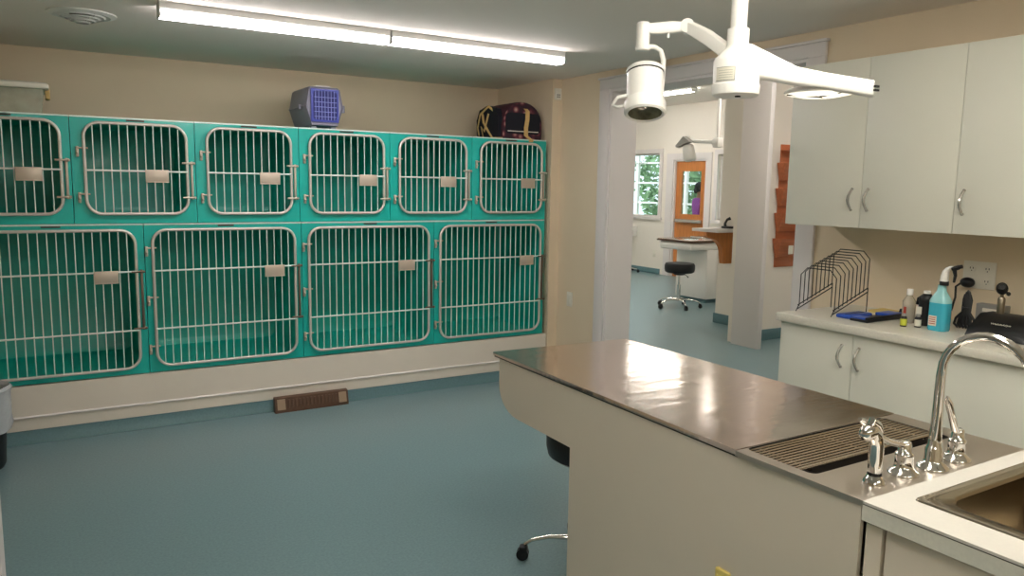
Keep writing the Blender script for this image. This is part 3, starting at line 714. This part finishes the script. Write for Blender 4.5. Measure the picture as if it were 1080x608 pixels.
MB().frame_hole(1.5085, 2.214, -.3, .977, [(scx+p[0], scy+p[1]) for p in rrect(SX1-SX0-.02, SY1-SY0-.02, .03, 4)], lambda u, v, d: (u, v, d), TZ-.0065, TZ-.0042).build('seam_line', 'dark_edge', t)
MB().frame_hole(1.508, 2.215, -.3, .978, [(scx+p[0], scy+p[1]) for p in rrect(SX1-SX0-.02, SY1-SY0-.02, .03, 4)], lambda u, v, d: (u, v, d), TZ-.042, TZ-.0068).build('edge_board', 'lam_edge', t)
t = thing('sink', (scx, scy, TZ), 'rectangular stainless sink basin set into the white counter at lower right', 'sink')
def SR(w, h, r, z, dx=0, dy=0): return [(scx+p[0]+dx, scy+p[1]+dy, TZ+z) for p in rrect(w, h, r, 6)]
W, H = SX1-SX0, SY1-SY0
MB().loft([SR(W, H, .012, .0022), SR(W-.004, H-.004, .012, .006), SR(W-.016, H-.016, .014, .007), SR(W-.03, H-.03, .02, .0045)], caps=False).build('rim', 'steel_rod', t)
MB().loft([SR(W-.03, H-.03, .02, .0045), SR(W-.085, H-.07, .06, .003), SR(W-.1, H-.085, .06, -.004), SR(W-.12, H-.1, .06, -.15), SR(W-.17, H-.15, .06, -.18), SR(.08, .08, .038, -.185)], cap0=False, cap1=True).build('basin', 'steel_sink', t)
MB().lathe([(.02, -.184), (.04, -.183), (.04, -.18), (.03, -.182)], (scx, scy, TZ), n=20).build('drain', 'chrome', t)

# ------------------------------------------------------------------ faucet set
t = thing('gooseneck_faucet', (1.851, 1.022, TZ), 'tall chrome gooseneck faucet arching over the stainless sink', 'faucet')
FX, FY = 1.851, 1.022
MB().lathe([(.038, 0), (.038, .004), (.036, .007), (.03, .012), (.024, .018), (.0215, .024), (.021, .05), (.019, .056), (.0165, .062), (.0155, .075)], (FX, FY, TZ), n=32).build('base', 'chrome', t, smooth=55)
pts = [(FX, FY, TZ+.06), (FX, FY, TZ+.15), (FX, FY, TZ+.235)]
rad = [.0155, .0125, .0115]
for i in range(1, 15):
    a = PI*i/14*.97
    pts.append((FX, FY-.104+.104*math.cos(a), TZ+.245+.104*math.sin(a))); rad.append(.0108)
pts.append((FX, FY-.208, TZ+.19)); rad.append(.0108)
MB().tube(pts, rad, 16).build('spout', 'chrome', t, smooth=80)
MB().lathe([(.0125, 0), (.0125, .025)], (FX, FY-.208, TZ+.172), n=16).build('aerator', 'chrome', t)
def handle(x, y, lever, label):
    t = thing('faucet_handle', (x, y, TZ), label, 'faucet handle', 'faucet handles')
    MB().lathe([(.036, 0), (.036, .004), (.034, .007), (.028, .012), (.023, .017), (.021, .021), (.0205, .045), (.0215, .047), (.0215, .051), (.0195, .054), (.016, .057), (.0155, .074), (.0135, .08), (.009, .083)], (x, y, TZ), n=32).build('body', 'chrome', t, smooth=55)
    MB().tube(lever[0], lever[1], 12, flat=.7).build('lever', 'chrome', t)
handle(1.749, 1.036, ([(1.762, 1.036, TZ+.07), (1.735, 1.04, TZ+.075), (1.70, 1.048, TZ+.085), (1.65, 1.06, TZ+.112), (1.62, 1.066, TZ+.143), (1.61, 1.068, TZ+.148)], [.009, .013, .0115, .0095, .012, .007]), 'chrome faucet handle left of the spout, its lever reaching over the sprayer')
handle(1.966, 1.029, ([(1.966, 1.026, TZ+.065), (1.952, 1.03, TZ+.082), (1.935, 1.032, TZ+.12), (1.918, 1.034, TZ+.155), (1.91, 1.034, TZ+.172)], [.009, .012, .0105, .0115, .004]), 'chrome faucet handle right of the spout with its lever pointing up')
t = thing('side_sprayer', (1.631, 1.034, TZ), 'chrome side sprayer standing in its holder at the table edge', 'sprayer')
MB().lathe([(.027, 0), (.027, .004), (.02, .014), (.016, .02)], (1.631, 1.034, TZ), n=28).build('base', 'chrome', t, smooth=55)
MB().lathe([(.0155, .019), (.0165, .022), (.0155, .028)], (1.631, 1.034, TZ), n=22).build('collar', 'black', t)
MB().tube([(1.631, 1.034, TZ+.026), (1.631, 1.034, TZ+.06), (1.630, 1.034, TZ+.095), (1.622, 1.034, TZ+.118), (1.606, 1.034, TZ+.13), (1.588, 1.034, TZ+.128), (1.578, 1.034, TZ+.118)], [.0155, .017, .0165, .0165, .018, .018, .013], 24).build('body', 'chrome', t, smooth=80)
MB().tube([(1.598, 1.03, TZ+.146), (1.60, 1.03, TZ+.157), (1.625, 1.03, TZ+.143), (1.64, 1.03, TZ+.125)], [.008, .009, .008, .005], 10).build('trigger', 'chrome', t)

# ------------------------------------------------------------------ stools
def stool(loc, rz, label, back=None):
    t = thing('stool', (0, 0, 0), label, 'stool', 'black rolling stools')
    MB().lathe([(.17, .47), (.192, .485), (.2, .52), (.2, .57), (.186, .597), (.12, .605), (.02, .605)], n=36).build('seat', 'vinyl', t, local=True)
    MB().lathe([(.07, .44), (.1, .472)], n=20).build('mount', 'black', t, local=True)
    c = MB(); c.cyl((0, 0, .3), (0, 0, .48), .014, n=14); c.cyl((0, 0, .09), (0, 0, .31), .025, n=16); c.build('column', 'chrome', t, local=True)
    MB().tube([(-.02, -.02, .455), (-.1, -.12, .45), (-.13, -.15, .43)], [.004, .004, .009], 8).build('lever', 'black', t, local=True)
    for k in range(5):
        a = 2*PI*k/5; ca, sa = math.cos(a), math.sin(a)
        pts = [(.02*ca, .02*sa, .11), (.1*ca, .1*sa, .113), (.18*ca, .18*sa, .108), (.25*ca, .25*sa, .09), (.282*ca, .282*sa, .068)]
        lg = MB().tube(pts, [.016, .014, .012, .011, .01], 10, flat=.8).build('leg', 'chrome', t, local=True)
        w = MB()
        for o in (-.012, .012):
            m = Matrix.Translation((.29*ca-o*sa, .29*sa+o*ca, .0)) @ Matrix.Rotation(a, 4, 'Z')
            q = MB().lathe([(.018, -.008), (.026, -.006), (.026, .006), (.018, .008)], (0, 0, .026), axis='y', n=18).xf(m); w.add(q.v, q.f)
        q = MB().box(-.018, .018, -.02, .02, .03, .062, .008).xf(Matrix.Translation((.287*ca, .287*sa, 0)) @ Matrix.Rotation(a, 4, 'Z')); w.add(q.v, q.f)
        w.build('caster', 'black', lg, local=True)
    t.location = loc; t.rotation_euler.z = rz
    return t
stool((1.895, 2.438, 0), math.radians(142), 'black rolling stool tucked behind the cream exam table, mostly hidden')
stool((7.2, 7.55, 0), .55, 'black round rolling stool with chrome base in the far room')

# ------------------------------------------------------------------ surgical light
t = thing('surgical_light', (1.87, 1.75, CH), 'white ceiling mounted surgical light with two arms above the exam table', 'surgical light')
hx, hy = 1.87, 1.75
p = MB().lathe([(.0245, 2.06), (.0245, CH)], (hx, hy, 0), n=24).build('ceiling_pole', 'white_metal', t)
MB().lathe([(.09, CH-.03), (.09, CH)], (hx, hy, 0), n=28).build('ceiling_plate', 'white_metal', t)
hub = MB().lathe([(.064, 1.866), (.071, 1.871), (.074, 1.893), (.074, 1.9), (.071, 1.903), (.071, 1.972), (.067, 1.981), (.045, 2.004), (.036, 2.012), (.033, 2.02), (.033, 2.07), (.025, 2.073)], (hx, hy, 0), n=36).build('hub', 'white_metal', t)
MB().lathe([(.009, 1.862), (.009, 1.871)], (hx-.01, hy-.02, 0), n=12).build('screw', 'black', hub)
# label plate with ruled lines on the hub
F2 = Vector((-hx, -hy, 0)).normalized(); sd = Vector((F2.y, -F2.x, 0))
g = MB(); ang0 = math.atan2(F2.y, F2.x)
def arc(a0, a1, r, z0, z1):
    n = 8; ring = lambda rr, z: [(hx+rr*math.cos(a0+(a1-a0)*i/n), hy+rr*math.sin(a0+(a1-a0)*i/n), z) for i in range(n+1)]
    return MB().loft([ring(r-.003, z0), ring(r, z0), ring(r, z1), ring(r-.003, z1)], closed=False, caps=False)
a0, a1 = ang0-.95, ang0-.05
arc(a0, a1, .0722, 1.908, 1.948).build('label_plate', 'label', hub)
g = MB()
for z in (1.908, 1.9475): q = arc(a0, a1, .0729, z, z+.0012); g.add(q.v, q.f)
for k in range(4): q = arc(a0+.15, a1-.1, .0729, 1.917+k*.007, 1.9178+k*.007); g.add(q.v, q.f)
q = arc(a1-.02, a1, .0729, 1.908, 1.948); g.add(q.v, q.f)
g.build('label_print', 'greyink', hub)
# near arm
def beam(pts, m, name, par, w=.018):
    rings = []
    for i, (P, hh, ww) in enumerate(pts):
        P = Vector(P); a = Vector(pts[max(i-1, 0)][0]); b = Vector(pts[min(i+1, len(pts)-1)][0])
        d = (b-a); d.z = 0; d.normalize(); s = Vector((-d.y, d.x, 0))
        rings.append([P+s*q[0]+Vector((0, 0, q[1])) for q in rrect(ww*2, hh*2, min(ww, hh)*.35, 3)])
    return MB().loft(rings).build(name, m, par)
arm = beam([((1.86, 1.77, 1.982), .058, .03), ((1.907, 1.725, 1.974), .048, .03), ((1.955, 1.674, 1.949), .037, .027), ((1.995, 1.622, 1.924), .027, .025), ((2.054, 1.565, 1.909), .0235, .024), ((2.141, 1.461, 1.882), .0235, .024)], 'white_metal', 'arm', t)
g = MB()
for z in (1.876, 1.887): g.box(2.118, 2.136, 1.437, 1.4445, z-.003, z+.003)
g.build('arm_fitting', 'black', arm)
lh = MB().lathe([(.0, 1.912), (.05, 1.908), (.09, 1.9), (.105, 1.89), (.107, 1.884), (.103, 1.881)], (2.122, 1.635, 0), n=36, caps=False).build('lamp_head', 'white_metal', t)
MB().lathe([(.001, 1.876), (.06, 1.873), (.1, 1.882)], (2.122, 1.635, 0), n=36, caps=False).build('lamp_lens', 'glowlens', lh)
g = MB()
for k in range(3):
    a = 2*PI*k/3+.4; g.cyl((2.122, 1.635, 1.873), (2.122+.1*math.cos(a), 1.635+.1*math.sin(a), 1.879), .0025, n=6)
g.build('lens_rib', 'fit', lh)
MB().cyl((2.12, 1.63, 1.905), (2.08, 1.545, 1.905), .01).build('lamp_stem', 'white_metal', lh)
# far arm
a2 = beam([((1.868, 1.78, 2.0), .026, .02), ((1.862, 1.87, 2.062), .025, .018), ((1.858, 1.955, 2.108), .021, .018)], 'white_metal', 'spring_arm', t)
MB().sphere((1.872, 1.90, 2.085), .004).build('screw', 'black', a2)
k = MB(); k.cyl((1.84, 1.945, 2.11), (1.875, 1.975, 2.11), .023, n=20)
k.build('elbow', 'white_metal', t)
beam([((1.85, 1.965, 2.108), .016, .014), ((1.81, 1.99, 2.106), .019, .018), ((1.775, 2.01, 2.102), .019, .018), ((1.74, 2.03, 2.10), .016, .016)], 'white_metal', 'short_arm', t)
MB().cyl((1.80, 1.99, 2.09), (1.80, 1.99, 2.072), .004, n=8).build('grub_screw', 'white_metal', t)
MB().lathe([(.021, 2.03), (.024, 2.033), (.024, 2.043), (.022, 2.046), (.022, 2.118), (.019, 2.121)], (1.73, 2.035, 0), n=22).build('swivel', 'white_metal', t)
MB().tube([(1.735, 2.03, 2.043), (1.765, 2.015, 2.043), (1.782, 2.003, 2.03), (1.79, 1.998, 2.0), (1.79, 1.998, 1.955), (1.788, 1.998, 1.915)], .0085, 12).build('yoke', 'white_metal', t)
AX = (Matrix.Translation((1.722, 2.005, 1.897)) @ Matrix.Rotation(math.radians(-6), 4, Vector((-.83, .56, 0)).cross(Vector((0, 0, 1)))) @ Matrix.Rotation(math.radians(-20), 4, Vector((.8, .6, 0)).cross(Vector((0, 0, 1)))))
lh = MB().lathe([(.055, -.080), (.062, -.084), (.068, -.078), (.0685, -.045), (.062, -.035), (.062, -.03), (.0605, .058)], n=36, caps=False).xf(AX).build('lamp_head', 'white_metal', t)
MB().lathe([(.0605, .058), (.0602, .062)], n=36, caps=False).xf(AX).build('seal_ring', 'black', lh)
MB().lathe([(.063, .062), (.063, .073), (.055, .08), (.0, .082)], n=36, caps=False).xf(AX).build('lamp_cap', 'white_metal', lh)
MB().lathe([(.056, -.080), (.05, -.06), (.03, -.045), (.001, -.04)], n=32, caps=False).xf(AX).build('reflector', 'lens', lh)
MB().sphere((0, 0, -.055), .008).xf(AX).build('bulb', 'chrome', lh)
q = Vector((-.82, .57, 0)).normalized()*1
hn = MB().tube([(q.x*.06-.02*q.y, q.y*.06+.02*q.x, -.028), (q.x*.09-.02*q.y, q.y*.09+.02*q.x, -.034), (q.x*.105, q.y*.105, -.05), (q.x*.09+.02*q.y, q.y*.09-.02*q.x, -.05), (q.x*.062+.02*q.y, q.y*.062-.02*q.x, -.045)], .006, 10).xf(AX).build('side_handle', 'white_metal', lh)
# ------------------------------------------------------------------ lobby furniture
t = thing('second_exam_table', (8.1, 7.93, 0), 'white exam table with a dark edged top in the far room', 'exam table')
MB().box(7.46, 8.9, 7.63, 8.27, .74, .85, .035).build('wing', 'white_metal', t)
MB().box(7.44, 8.92, 7.61, 8.29, .85, .872, .003).build('top_band', 'brown', t)
MB().box(7.45, 8.91, 7.62, 8.28, .872, .885, .003).build('top', 'steel', t)
MB().box(7.77, 8.86, 7.62, 8.22, .06, .74, .004).build('pedestal', 'white_metal', t)
MB().box(7.8, 8.86, 7.66, 8.18, 0, .06).build('toe_kick', 'cove', t)
MB().box(7.95, 8.4, 7.612, 7.62, .1, .72, .003).build('door', 'white_metal', t)
# small items on it
tag(MB().box(7.9, 8.3, 7.8, 8.1, .885, .91, .006).build('instrument_tray', 'chrome', origin=(8.1, 7.95, .885)), 'shiny metal tray lying on the exam table in the far room', 'tray')
# ledge with wooden bracket
t = thing('wall_ledge', (6.6, 6.3, 1.12), 'white reception ledge on the wall behind the white column', 'ledge')
MB().box(6.36, 6.8, 6.1, 6.5, 1.10, 1.135, .004).build('shelf', 'trim', t)
pts = [(6.8, 1.10), (6.36, 1.10), (6.36, 1.06)]
for i in range(0, 9):
    a = PI/2*i/8; pts.append((6.40+.24*math.sin(a), 1.03-.19*(1-math.cos(a))*1.0))
pts += [(6.66, .73), (6.8, .73)]
MB().prism(pts, lambda u, v, d: (u, d, v), 6.27, 6.34).build('bracket', 'wood', t)
t = thing('telephone', (6.75, 6.2, 1.135), 'black telephone handset on the ledge beside the white column', 'telephone')
MB().tube([(6.72, 6.33, 1.14), (6.70, 6.32, 1.19), (6.71, 6.3, 1.235), (6.74, 6.28, 1.25)], [.02, .014, .014, .02], 10).build('handset', 'black', t)
MB().box(6.68, 6.78, 6.2, 6.36, 1.135, 1.16, .008).build('base', 'black', t)
# wall pocket organiser
t = thing('file_organizer', (6.7, 5.45, 1.4), 'reddish wooden wall organizer with five stacked file pockets right of the column', 'file organizer')
bcx = 6.735
MB().box(bcx-.19, bcx+.19, 5.455, 5.469, .775, 2.05, .003).build('back_board', 'wood_pocket', t)
for i, (zt, zb) in enumerate(((1.86, 1.68), (1.6, 1.42), (1.345, 1.155), (1.08, .885))):
    def pr(w, y0, y1, z): return [(bcx-w, y1, z), (bcx+w, y1, z), (bcx+w, y0, z), (bcx-w, y0, z)]
    pk = MB().loft([pr(.2, 5.42, 5.455, zb), pr(.245, 5.335, 5.455, zt)], cap0=True, cap1=False)
    pk.loft([pr(.19, 5.43, 5.45, zb+.01), pr(.233, 5.347, 5.45, zt)], cap0=True, cap1=False)
    o = pk.build('pocket', 'wood_pocket', t)
    if i == 3: MB().box(bcx-.13, bcx-.06, 5.334, 5.339, zt-.16, zt-.07).build('note', 'label', o); 
MB().box(bcx-.2, bcx+.2, 5.36, 5.455, 1.985, 1.99).build('top_lip', 'wood_pocket', t)
# IV stand
t = thing('iv_stand', (9.42, 11.3, 0), 'thin chrome drip stand on dark casters beside the far window', 'drip stand')
MB().cyl((9.42, 11.3, .06), (9.42, 11.3, 2.02), .011, n=10).build('pole', 'bar', t)
MB().tube([(9.42, 11.3, 2.02), (9.42, 11.0, 2.03), (9.42, 10.85, 2.02), (9.42, 10.84, 2.05)], .008, 8).build('hook', 'bar', t)
MB().box(9.38, 9.46, 11.25, 11.33, .78, .9, .01).build('clamp', 'grey', t)
for k in range(4):
    a = k*PI/2+.4; l = MB().tube([(9.42, 11.3, .09), (9.42+.22*math.cos(a), 11.3+.22*math.sin(a), .06)], .012, 8).build('leg', 'chrome', t)
    MB().sphere((9.42+.24*math.cos(a), 11.3+.24*math.sin(a), .03), .03).build('caster', 'black', l)
t = thing('wall_dispenser', (9.69, 11.42, .8), 'small white dispenser on the wall under the far window', 'dispenser')
MB().box(9.6, 9.7, 11.36, 11.46, .66, .86, .01).build('case', 'white_metal', t)
MB().box(9.592, 9.6, 11.375, 11.445, .7, .78, .003).build('window', 'grey', t)
# second ceiling exam light
t = thing('far_exam_light', (7.3, 7.08, LH), 'white ceiling exam light on a thin pole in the far room', 'exam light')
px, py = 7.3, 7.08
MB().cyl((px, py, 2.2), (px, py, LH), .02, n=14).build('ceiling_pole', 'white_metal', t)
MB().box(px-.05, px+.05, py-.055, py+.055, 2.1, 2.22, .02).build('hub', 'white_metal', t)
MB().tube([(px, py+.04, 2.17), (px, py+.45, 2.2)], .024, 10).build('arm', 'white_metal', t)
MB().tube([(px, py+.43, 2.2), (px-.02, py+.5, 2.26), (px-.02, py+.56, 2.2), (px-.02, py+.68, 2.12)], .014, 8).build('yoke', 'white_metal', t)
MB().lathe([(.07, 0), (.085, .02), (.075, .19), (.05, .21)], n=24).xf(Matrix.Translation((px-.01, py+.46, 1.95)) @ Matrix.Rotation(math.radians(-16), 4, 'X')).build('lamp_head', 'white_metal', t)
MB().prism([(0, 0), (.12, .07), (.26, -.05), (.24, -.07)], lambda u, v, d: (d, py+.4+u, 2.19+v), px-.1, px-.02).build('shade', 'grey', t)

# ------------------------------------------------------------------ outside the far windows
struct('ground', B(9.85, 30, -2, 26, -.12, -.05), 'grass')
def tree(x, y, h, r, label):
    t = thing('tree', (x, y, -.05), label, 'tree', 'trees outside the far windows')
    MB().tube([(x, y, -.05), (x+.05, y, h*.3), (x, y+.05, h*.6)], [.12, .09, .05], 8).build('trunk', 'bark', t)
    g = MB(); rnd = random.Random(int(x*10+y))
    for i in range(900):
        a, b = rnd.uniform(0, 2*PI), rnd.uniform(-1, 1); q = rnd.uniform(.5, 1)**.5
        c = Vector((x+r*q*math.cos(a)*math.sqrt(1-b*b), y+r*q*math.sin(a)*math.sqrt(1-b*b), h*.55+h*.45*q*b))
        s = rnd.uniform(.08, .16); n1 = Vector((rnd.uniform(-1, 1), rnd.uniform(-1, 1), rnd.uniform(-1, 1))).normalized(); n2 = n1.orthogonal().normalized()
        g.add([c+n1*s, c+n2*s*.6, c-n1*s, c-n2*s*.6], [(0, 1, 2, 3)])
    tag(g.build('foliage', 'leaf', t))
    return t
for x, y, h, r, l in ((13.6, 13.4, 3., .9, 'leafy green tree outside the far left window'), (14.6, 15.6, 3.4, 1.1, 'taller leafy tree outside, left of the first'), (15.2, 11.6, 2.9, .8, 'leafy green tree seen through the glass of the wooden door'), (17., 18.2, 3.2, 1.2, 'leafy tree outside farthest to the left')):
    tree(x, y, h, r, l)
# white muntin frame added outside to stand in for the glass reflection
t = thing('reflection_window', (11.9, 12.6, 0), 'white framed reflection window outside, standing in for what the far glass mirrors', 'reflection window')
g = MB()
for y in (10.9, 11.7, 12.4, 13.2, 14.0, 14.8): g.box(11.88, 11.94, y-.04, y+.04, -.05, 2.5)
for z in (.75, 1.25, 1.7, 2.15, 2.5): g.box(11.89, 11.93, 10.9, 14.8, z-.02, z+.02)
g.build('muntins', 'trim', t)
B(11.9, 11.93, 10.9, 14.8, -.05, .75).build('lower_panel', 'trim', t)
# person in a purple top beyond the wooden door
def person(x, y, face, label):
    t = thing('person', (x, y, -.05), label, 'person')
    def skin(name, joints, edges, mname, par):
        me = bpy.data.meshes.new(name); me.from_pydata([j[0] for j in joints], edges, [])
        o = bpy.data.objects.new(name, me); col.objects.link(o); o.parent = par
        md = o.modifiers.new('s', 'SKIN'); me.skin_vertices.new() if not me.skin_vertices else None
        for i, j in enumerate(joints): me.skin_vertices[0].data[i].radius = (j[1], j[2] if len(j) > 2 else j[1])
        me.skin_vertices[0].data[0].use_root = True
        sb = o.modifiers.new('u', 'SUBSURF'); sb.levels = sb.render_levels = 2
        me.materials.append(M[mname]); 
        return o
    z = 0
    J = [((0, 0, .95), .14, .1), ((0, 0, 1.15), .125, .09), ((0, 0, 1.35), .16, .1), ((0, 0, 1.44), .1, .07), ((0, .0, 1.52), .05, .05), ((0, .01, 1.6), .075, .085), ((0, .01, 1.69), .06, .07),
         ((-.17, 0, 1.4), .055), ((-.21, .02, 1.13), .042), ((-.18, .16, .95), .032), ((-.17, .2, .9), .03, .02),
         ((.17, 0, 1.4), .055), ((.21, .02, 1.13), .042), ((.18, .16, .95), .032), ((.17, .2, .9), .03, .02),
         ((-.1, 0, .86), .09), ((-.11, .01, .48), .06), ((-.11, -.02, .1), .042), ((-.11, .12, .04), .035, .03),
         ((.1, 0, .86), .09), ((.11, .01, .48), .06), ((.11, -.02, .1), .042), ((.11, .12, .04), .035, .03)]
    E = [(0, 1), (1, 2), (2, 3), (3, 4), (4, 5), (5, 6), (2, 7), (7, 8), (8, 9), (9, 10), (2, 11), (11, 12), (12, 13), (13, 14), (0, 15), (15, 16), (16, 17), (17, 18), (0, 19), (19, 20), (20, 21), (21, 22)]
    for s, b in ((-1, 9), (1, 13)):   # fingers
        for k in range(4):
            i = len(J); hx_ = s*.17+(k-1.5)*.017; J.append(((hx_, .25, .885-.003*k), .009)); J.append(((hx_, .29, .86), .008)); E += [(b+1, i), (i, i+1)]
        i = len(J); J.append(((s*.13, .2, .885), .01)); J.append(((s*.12, .235, .87), .009)); E += [(b+1, i), (i, i+1)]
    body = skin('body', J, E, 'skin', t)
    top = [((0, 0, .9), .165, .125), ((0, 0, 1.1), .15, .115), ((0, 0, 1.34), .175, .118), ((0, 0, 1.45), .09, .075), ((-.18, 0, 1.4), .07), ((-.215, .015, 1.2), .06), ((.18, 0, 1.4), .07), ((.215, .015, 1.2), .06)]
    skin('purple_top', top, [(0, 1), (1, 2), (2, 3), (2, 4), (4, 5), (2, 6), (6, 7)], 'purple', t)
    skin('trousers', [((0, 0, .92), .155, .12), ((-.1, 0, .84), .1), ((-.11, .01, .48), .075), ((-.11, -.02, .1), .06), ((.1, 0, .84), .1), ((.11, .01, .48), .075), ((.11, -.02, .1), .06)], [(0, 1), (1, 2), (2, 3), (0, 4), (4, 5), (5, 6)], 'trouser', t)
    h = MB(); h.sphere((0, -.012, 1.665), .098, .9, 1.05, 1.12); h.sphere((0, -.09, 1.6), .05, 1, .8, 1.2)
    h.build('hair', 'hair', t, local=True)
    fc = MB(); fc.sphere((0, .1, 1.625), .012, .8, 1.3, 1.2); fc.sphere((-.088, .01, 1.62), .018, .5, 1, 1.5); fc.sphere((.088, .01, 1.62), .018, .5, 1, 1.5); fc.build('nose_and_ears', 'skin', t, local=True)
    e = MB(); e.sphere((-.032, .085, 1.65), .011); e.sphere((.032, .085, 1.65), .011); e.build('eyes', 'black', t, local=True)
    MB().sphere((0, .09, 1.582), .016, 1.4, .5, .4).build('mouth', 'redink', t, local=True)
    t.rotation_euler.z = face
person(11.15, 11.22, -1.9, 'person with dark hair in a purple top standing beyond the wooden door')

# ------------------------------------------------------------------ world, sun, camera
w = bpy.data.worlds.new('daylight'); sc.world = w; w.use_nodes = True
bg = w.node_tree.nodes['Background']; bg.inputs['Color'].default_value = (.80, .92, 1., 1); bg.inputs['Strength'].default_value = 1.6
sun = bpy.data.lights.new('sun', 'SUN'); sun.energy = 2.; sun.angle = .03
so = bpy.data.objects.new('sun', sun); col.objects.link(so); so.rotation_euler = (math.radians(48), 0, math.radians(-120)); so.location = (12, 0, 8)
yaw, pitch, roll = .5465, .1318, .0165
F = Vector((math.sin(yaw)*math.cos(pitch), math.cos(yaw)*math.cos(pitch), -math.sin(pitch)))
R0 = Vector((math.cos(yaw), -math.sin(yaw), 0)); U0 = R0.cross(F)
R = R0*math.cos(roll)+U0*math.sin(roll); U = -R0*math.sin(roll)+U0*math.cos(roll)
cam = bpy.data.cameras.new('camera'); co = bpy.data.objects.new('camera', cam); col.objects.link(co)
cam.sensor_fit = 'HORIZONTAL'; cam.sensor_width = 36; cam.lens = 811.4/1080*36; cam.clip_start = .02; cam.clip_end = 200
mw = Matrix((R, U, -F)).transposed().to_4x4(); mw.translation = (0, 0, 1.577); co.matrix_world = mw
sc.camera = co
sc.view_settings.view_transform = 'Standard'; sc.view_settings.look = 'None'; sc.view_settings.gamma = 1
sc.view_settings.exposure = 0.25; sc.view_settings.use_curve_mapping = False
